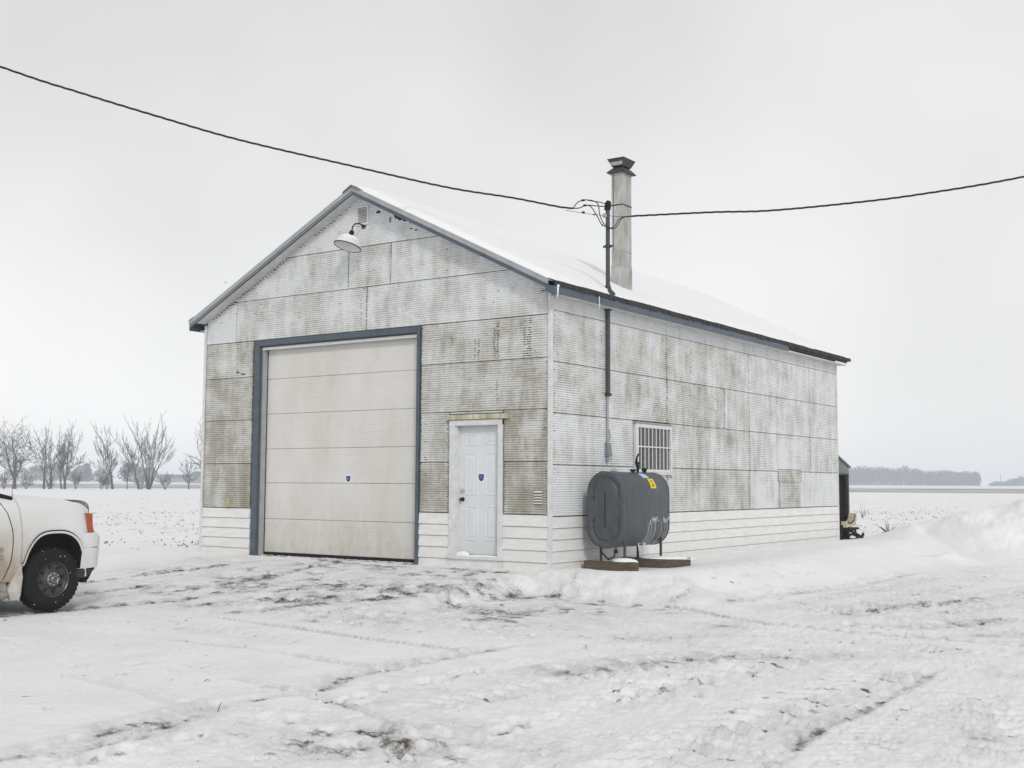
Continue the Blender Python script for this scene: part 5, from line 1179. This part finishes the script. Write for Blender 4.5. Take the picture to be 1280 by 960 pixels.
for i in range(80):
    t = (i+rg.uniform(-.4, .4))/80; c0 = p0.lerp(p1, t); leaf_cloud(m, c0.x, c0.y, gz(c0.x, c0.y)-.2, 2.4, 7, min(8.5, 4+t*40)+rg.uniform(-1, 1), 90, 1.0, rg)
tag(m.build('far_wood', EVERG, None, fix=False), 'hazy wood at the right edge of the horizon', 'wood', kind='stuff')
x, y = -177.2, 832.6; z = gz(x, y); g = thing('farm_shed', 'small dark hazy shed with a pole on the right horizon', 'shed', (x, y, z)); g.rotation_euler = (0, 0, R(35))
MB().box(-5.2, 5.2, -4, 4, -.3, 1.9).build('wall', FARROOF, g); MB().prism([(-5.6, -4.4, 1.9), (5.6, -4.4, 1.9), (4.6, 0, 2.9), (-4.6, 0, 2.9)], (0, .1, .1)).build('roof', FARROOF, g)
tag(MB().tube([(-176.3, 833.3, z-.3), (-176.3, 833.3, z+8)], [.22, .14], 6).build('utility_pole', BARK, None), 'tall thin pole standing by the small shed on the right horizon', 'pole', kind='thing')

# ---------------------------------------------------------------- crop stubble poking through the snow, dry weeds, twigs
rg = random.Random(5); m = MB()
def stick(mb, x, y, z, l, r, d):
    a = Vector((x, y, z-.02)); b = a+Vector(d).normalized()*l; s1 = Vector((r, r*.4, 0)); s2 = Vector((-r*.5, r, 0))
    mb.add([a+s1, a+s2, a-s1-s2, b], [(0, 1, 3), (1, 2, 3), (2, 0, 3)])
def scatter(x0, x1, y0, y1, n, ok):
    for k in range(n):
        x = rg.uniform(x0, x1); y = rg.uniform(y0, y1)
        if not ok(x, y): continue
        if rg.random() > 0.55+.8*float(vnoise(np.array([x*.35]), np.array([y*.35]), 7)[0])**1.5: continue
        z = gz(x, y)
        for q in range(rg.choice((1, 1, 2, 3))):
            stick(m, x+rg.uniform(-.08, .08), y+rg.uniform(-.08, .08), z, rg.uniform(.03, .13), rg.uniform(.008, .02), (rg.uniform(-.9, .9), rg.uniform(-.9, .9), rg.uniform(.15, .9)))
scatter(-40, -9.5, -2, 40, 3200, lambda x, y: y > .09*(x+9)-1 and math.hypot(x-CX, y-CY) > 25)
scatter(-80, -20, 15, 90, 2200, lambda x, y: True)
scatter(-14, 14, 17, 48, 2600, lambda x, y: x < 2.2-.0*y+(y-17)*.55)
scatter(-50, 30, 45, 130, 2200, lambda x, y: True)
tag(m.build('field_stubble', STALK, None, fix=False), 'crop stubble poking through the snow of the open fields', 'stubble', kind='stuff')
def weed(x, y, n, l, label, sp=.6):
    m = MB(); z = gz(x, y)
    for k in range(n):
        d = Vector((rg.uniform(-sp, sp), rg.uniform(-sp, sp), 1)); a = Vector((rg.uniform(-.04, .04), rg.uniform(-.04, .04), -.03)); L = l*rg.uniform(.5, 1.1)
        p = [a]
        for i in range(3): d = (d+Vector((rg.uniform(-.3, .3), rg.uniform(-.3, .3), -.08))).normalized(); p.append(p[-1]+d*L/3)
        m.tube(p, [.009, .007, .005, .003], 4, cap=False)
        for q in range(3): e = p[1+q % 3]; stick(m, e.x, e.y, e.z, L*.25, .004, (rg.uniform(-1, 1), rg.uniform(-1, 1), .5))
    o = m.build('dry_weed', STALK, None, fix=False); o.location = (x, y, z); tag(o, label, 'weed', 'dry weeds standing in the snow')
weed(-.55, 18.2, 12, .42, 'spreading dry weed clump in the snow right of the lean-to', .9)
weed(-8.5, 31.0, 10, .8, 'dry weed tuft far out in the right hand field', .7)
weed(-6.2, 33.0, 7, .6, 'smaller dry weed tuft in the right field, right of the larger tuft', .7)
weed(-11.9, .6, 4, .35, 'thin dry weed stalk in the snow in front of the left garage wall', .5)
weed(-10.2, -.6, 3, .25, 'short bent dry weed stalk nearest the pickup bumper', .5)
def twig(x, y, l, ang, label, up=.0):
    z = float(gzs([x], [y])[0])+.002; m = MB(); d = Vector((math.cos(ang), math.sin(ang), up)).normalized()
    m.tube([Vector((0, 0, .0)), d*l*.5+Vector((0, 0, .012)), d*l], [.0035, .003, .0015], 5)
    if l > .12: m.tube([d*l*.5, d*l*.62+Vector((.02, .03, .02))], [.004, .002], 4)
    o = m.build('twig', M_('twig_brown', (.11, .075, .04), .9), None); o.location = (x, y, z); tag(o, label, 'twig', 'twigs lying on the yard snow')
twig(3.32, -9.35, .07, 1.2, 'tiny upright twig stuck in the snow at the lower left', 2.2)
twig(2.25, -8.55, .05, .5, 'small twig lying flat on the snow left of the rut crossing', .1)
rgp = random.Random(12)
m = MB()
gp = [(rgp.uniform(-5, 8.5), rgp.uniform(-10.5, 2)) for _ in range(420)]
gp = [q for q in gp if not (-7.9 < q[0] < 1.8 and q[1] > -.3)]; gh = gzs([q[0] for q in gp], [q[1] for q in gp])
for (x, y), z in zip(gp, gh):
    s_ = rgp.uniform(.003, .0085)*(.6+.4*rgp.random()); z = float(z)+.001
    pts = [(x+s_*rgp.uniform(.6, 1.2)*math.cos(2*PI*j/6), y+s_*rgp.uniform(.6, 1.2)*math.sin(2*PI*j/6), z-.02) for j in range(6)]; tp = [(x+(a-x)*.6, y+(b-y)*.6, z+s_*.7) for a, b, c in pts]
    m.add(pts+tp, [(j, (j+1) % 6, 6+(j+1) % 6, 6+j) for j in range(6)]+[tuple(range(6, 12))])
tag(m.build('gravel', M_('stone_dark', (.07, .062, .055), .9), None, fix=False), 'scattered dark gravel stones on the packed snow', 'gravel', kind='stuff')
# ---------------------------------------------------------------- the misty air
hz = MB().box(-1500, 1520, -1525, 1495, -1.7, 17.5).build('haze', DARK, None)
hm = bpy.data.materials.new('haze'); hm.use_nodes = True; t = hm.node_tree; t.nodes.clear()
out = t.nodes.new('ShaderNodeOutputMaterial'); pv = t.nodes.new('ShaderNodeVolumePrincipled'); pv.inputs['Color'].default_value = (.86, .93, 1.0, 1); pv.inputs['Density'].default_value = .0009; pv.inputs['Anisotropy'].default_value = .0
t.links.new(pv.outputs[0], out.inputs['Volume']); hz.data.materials.clear(); hz.data.materials.append(hm); hz['kind'] = 'stuff'; hz['label'] = 'pale winter haze over the fields'
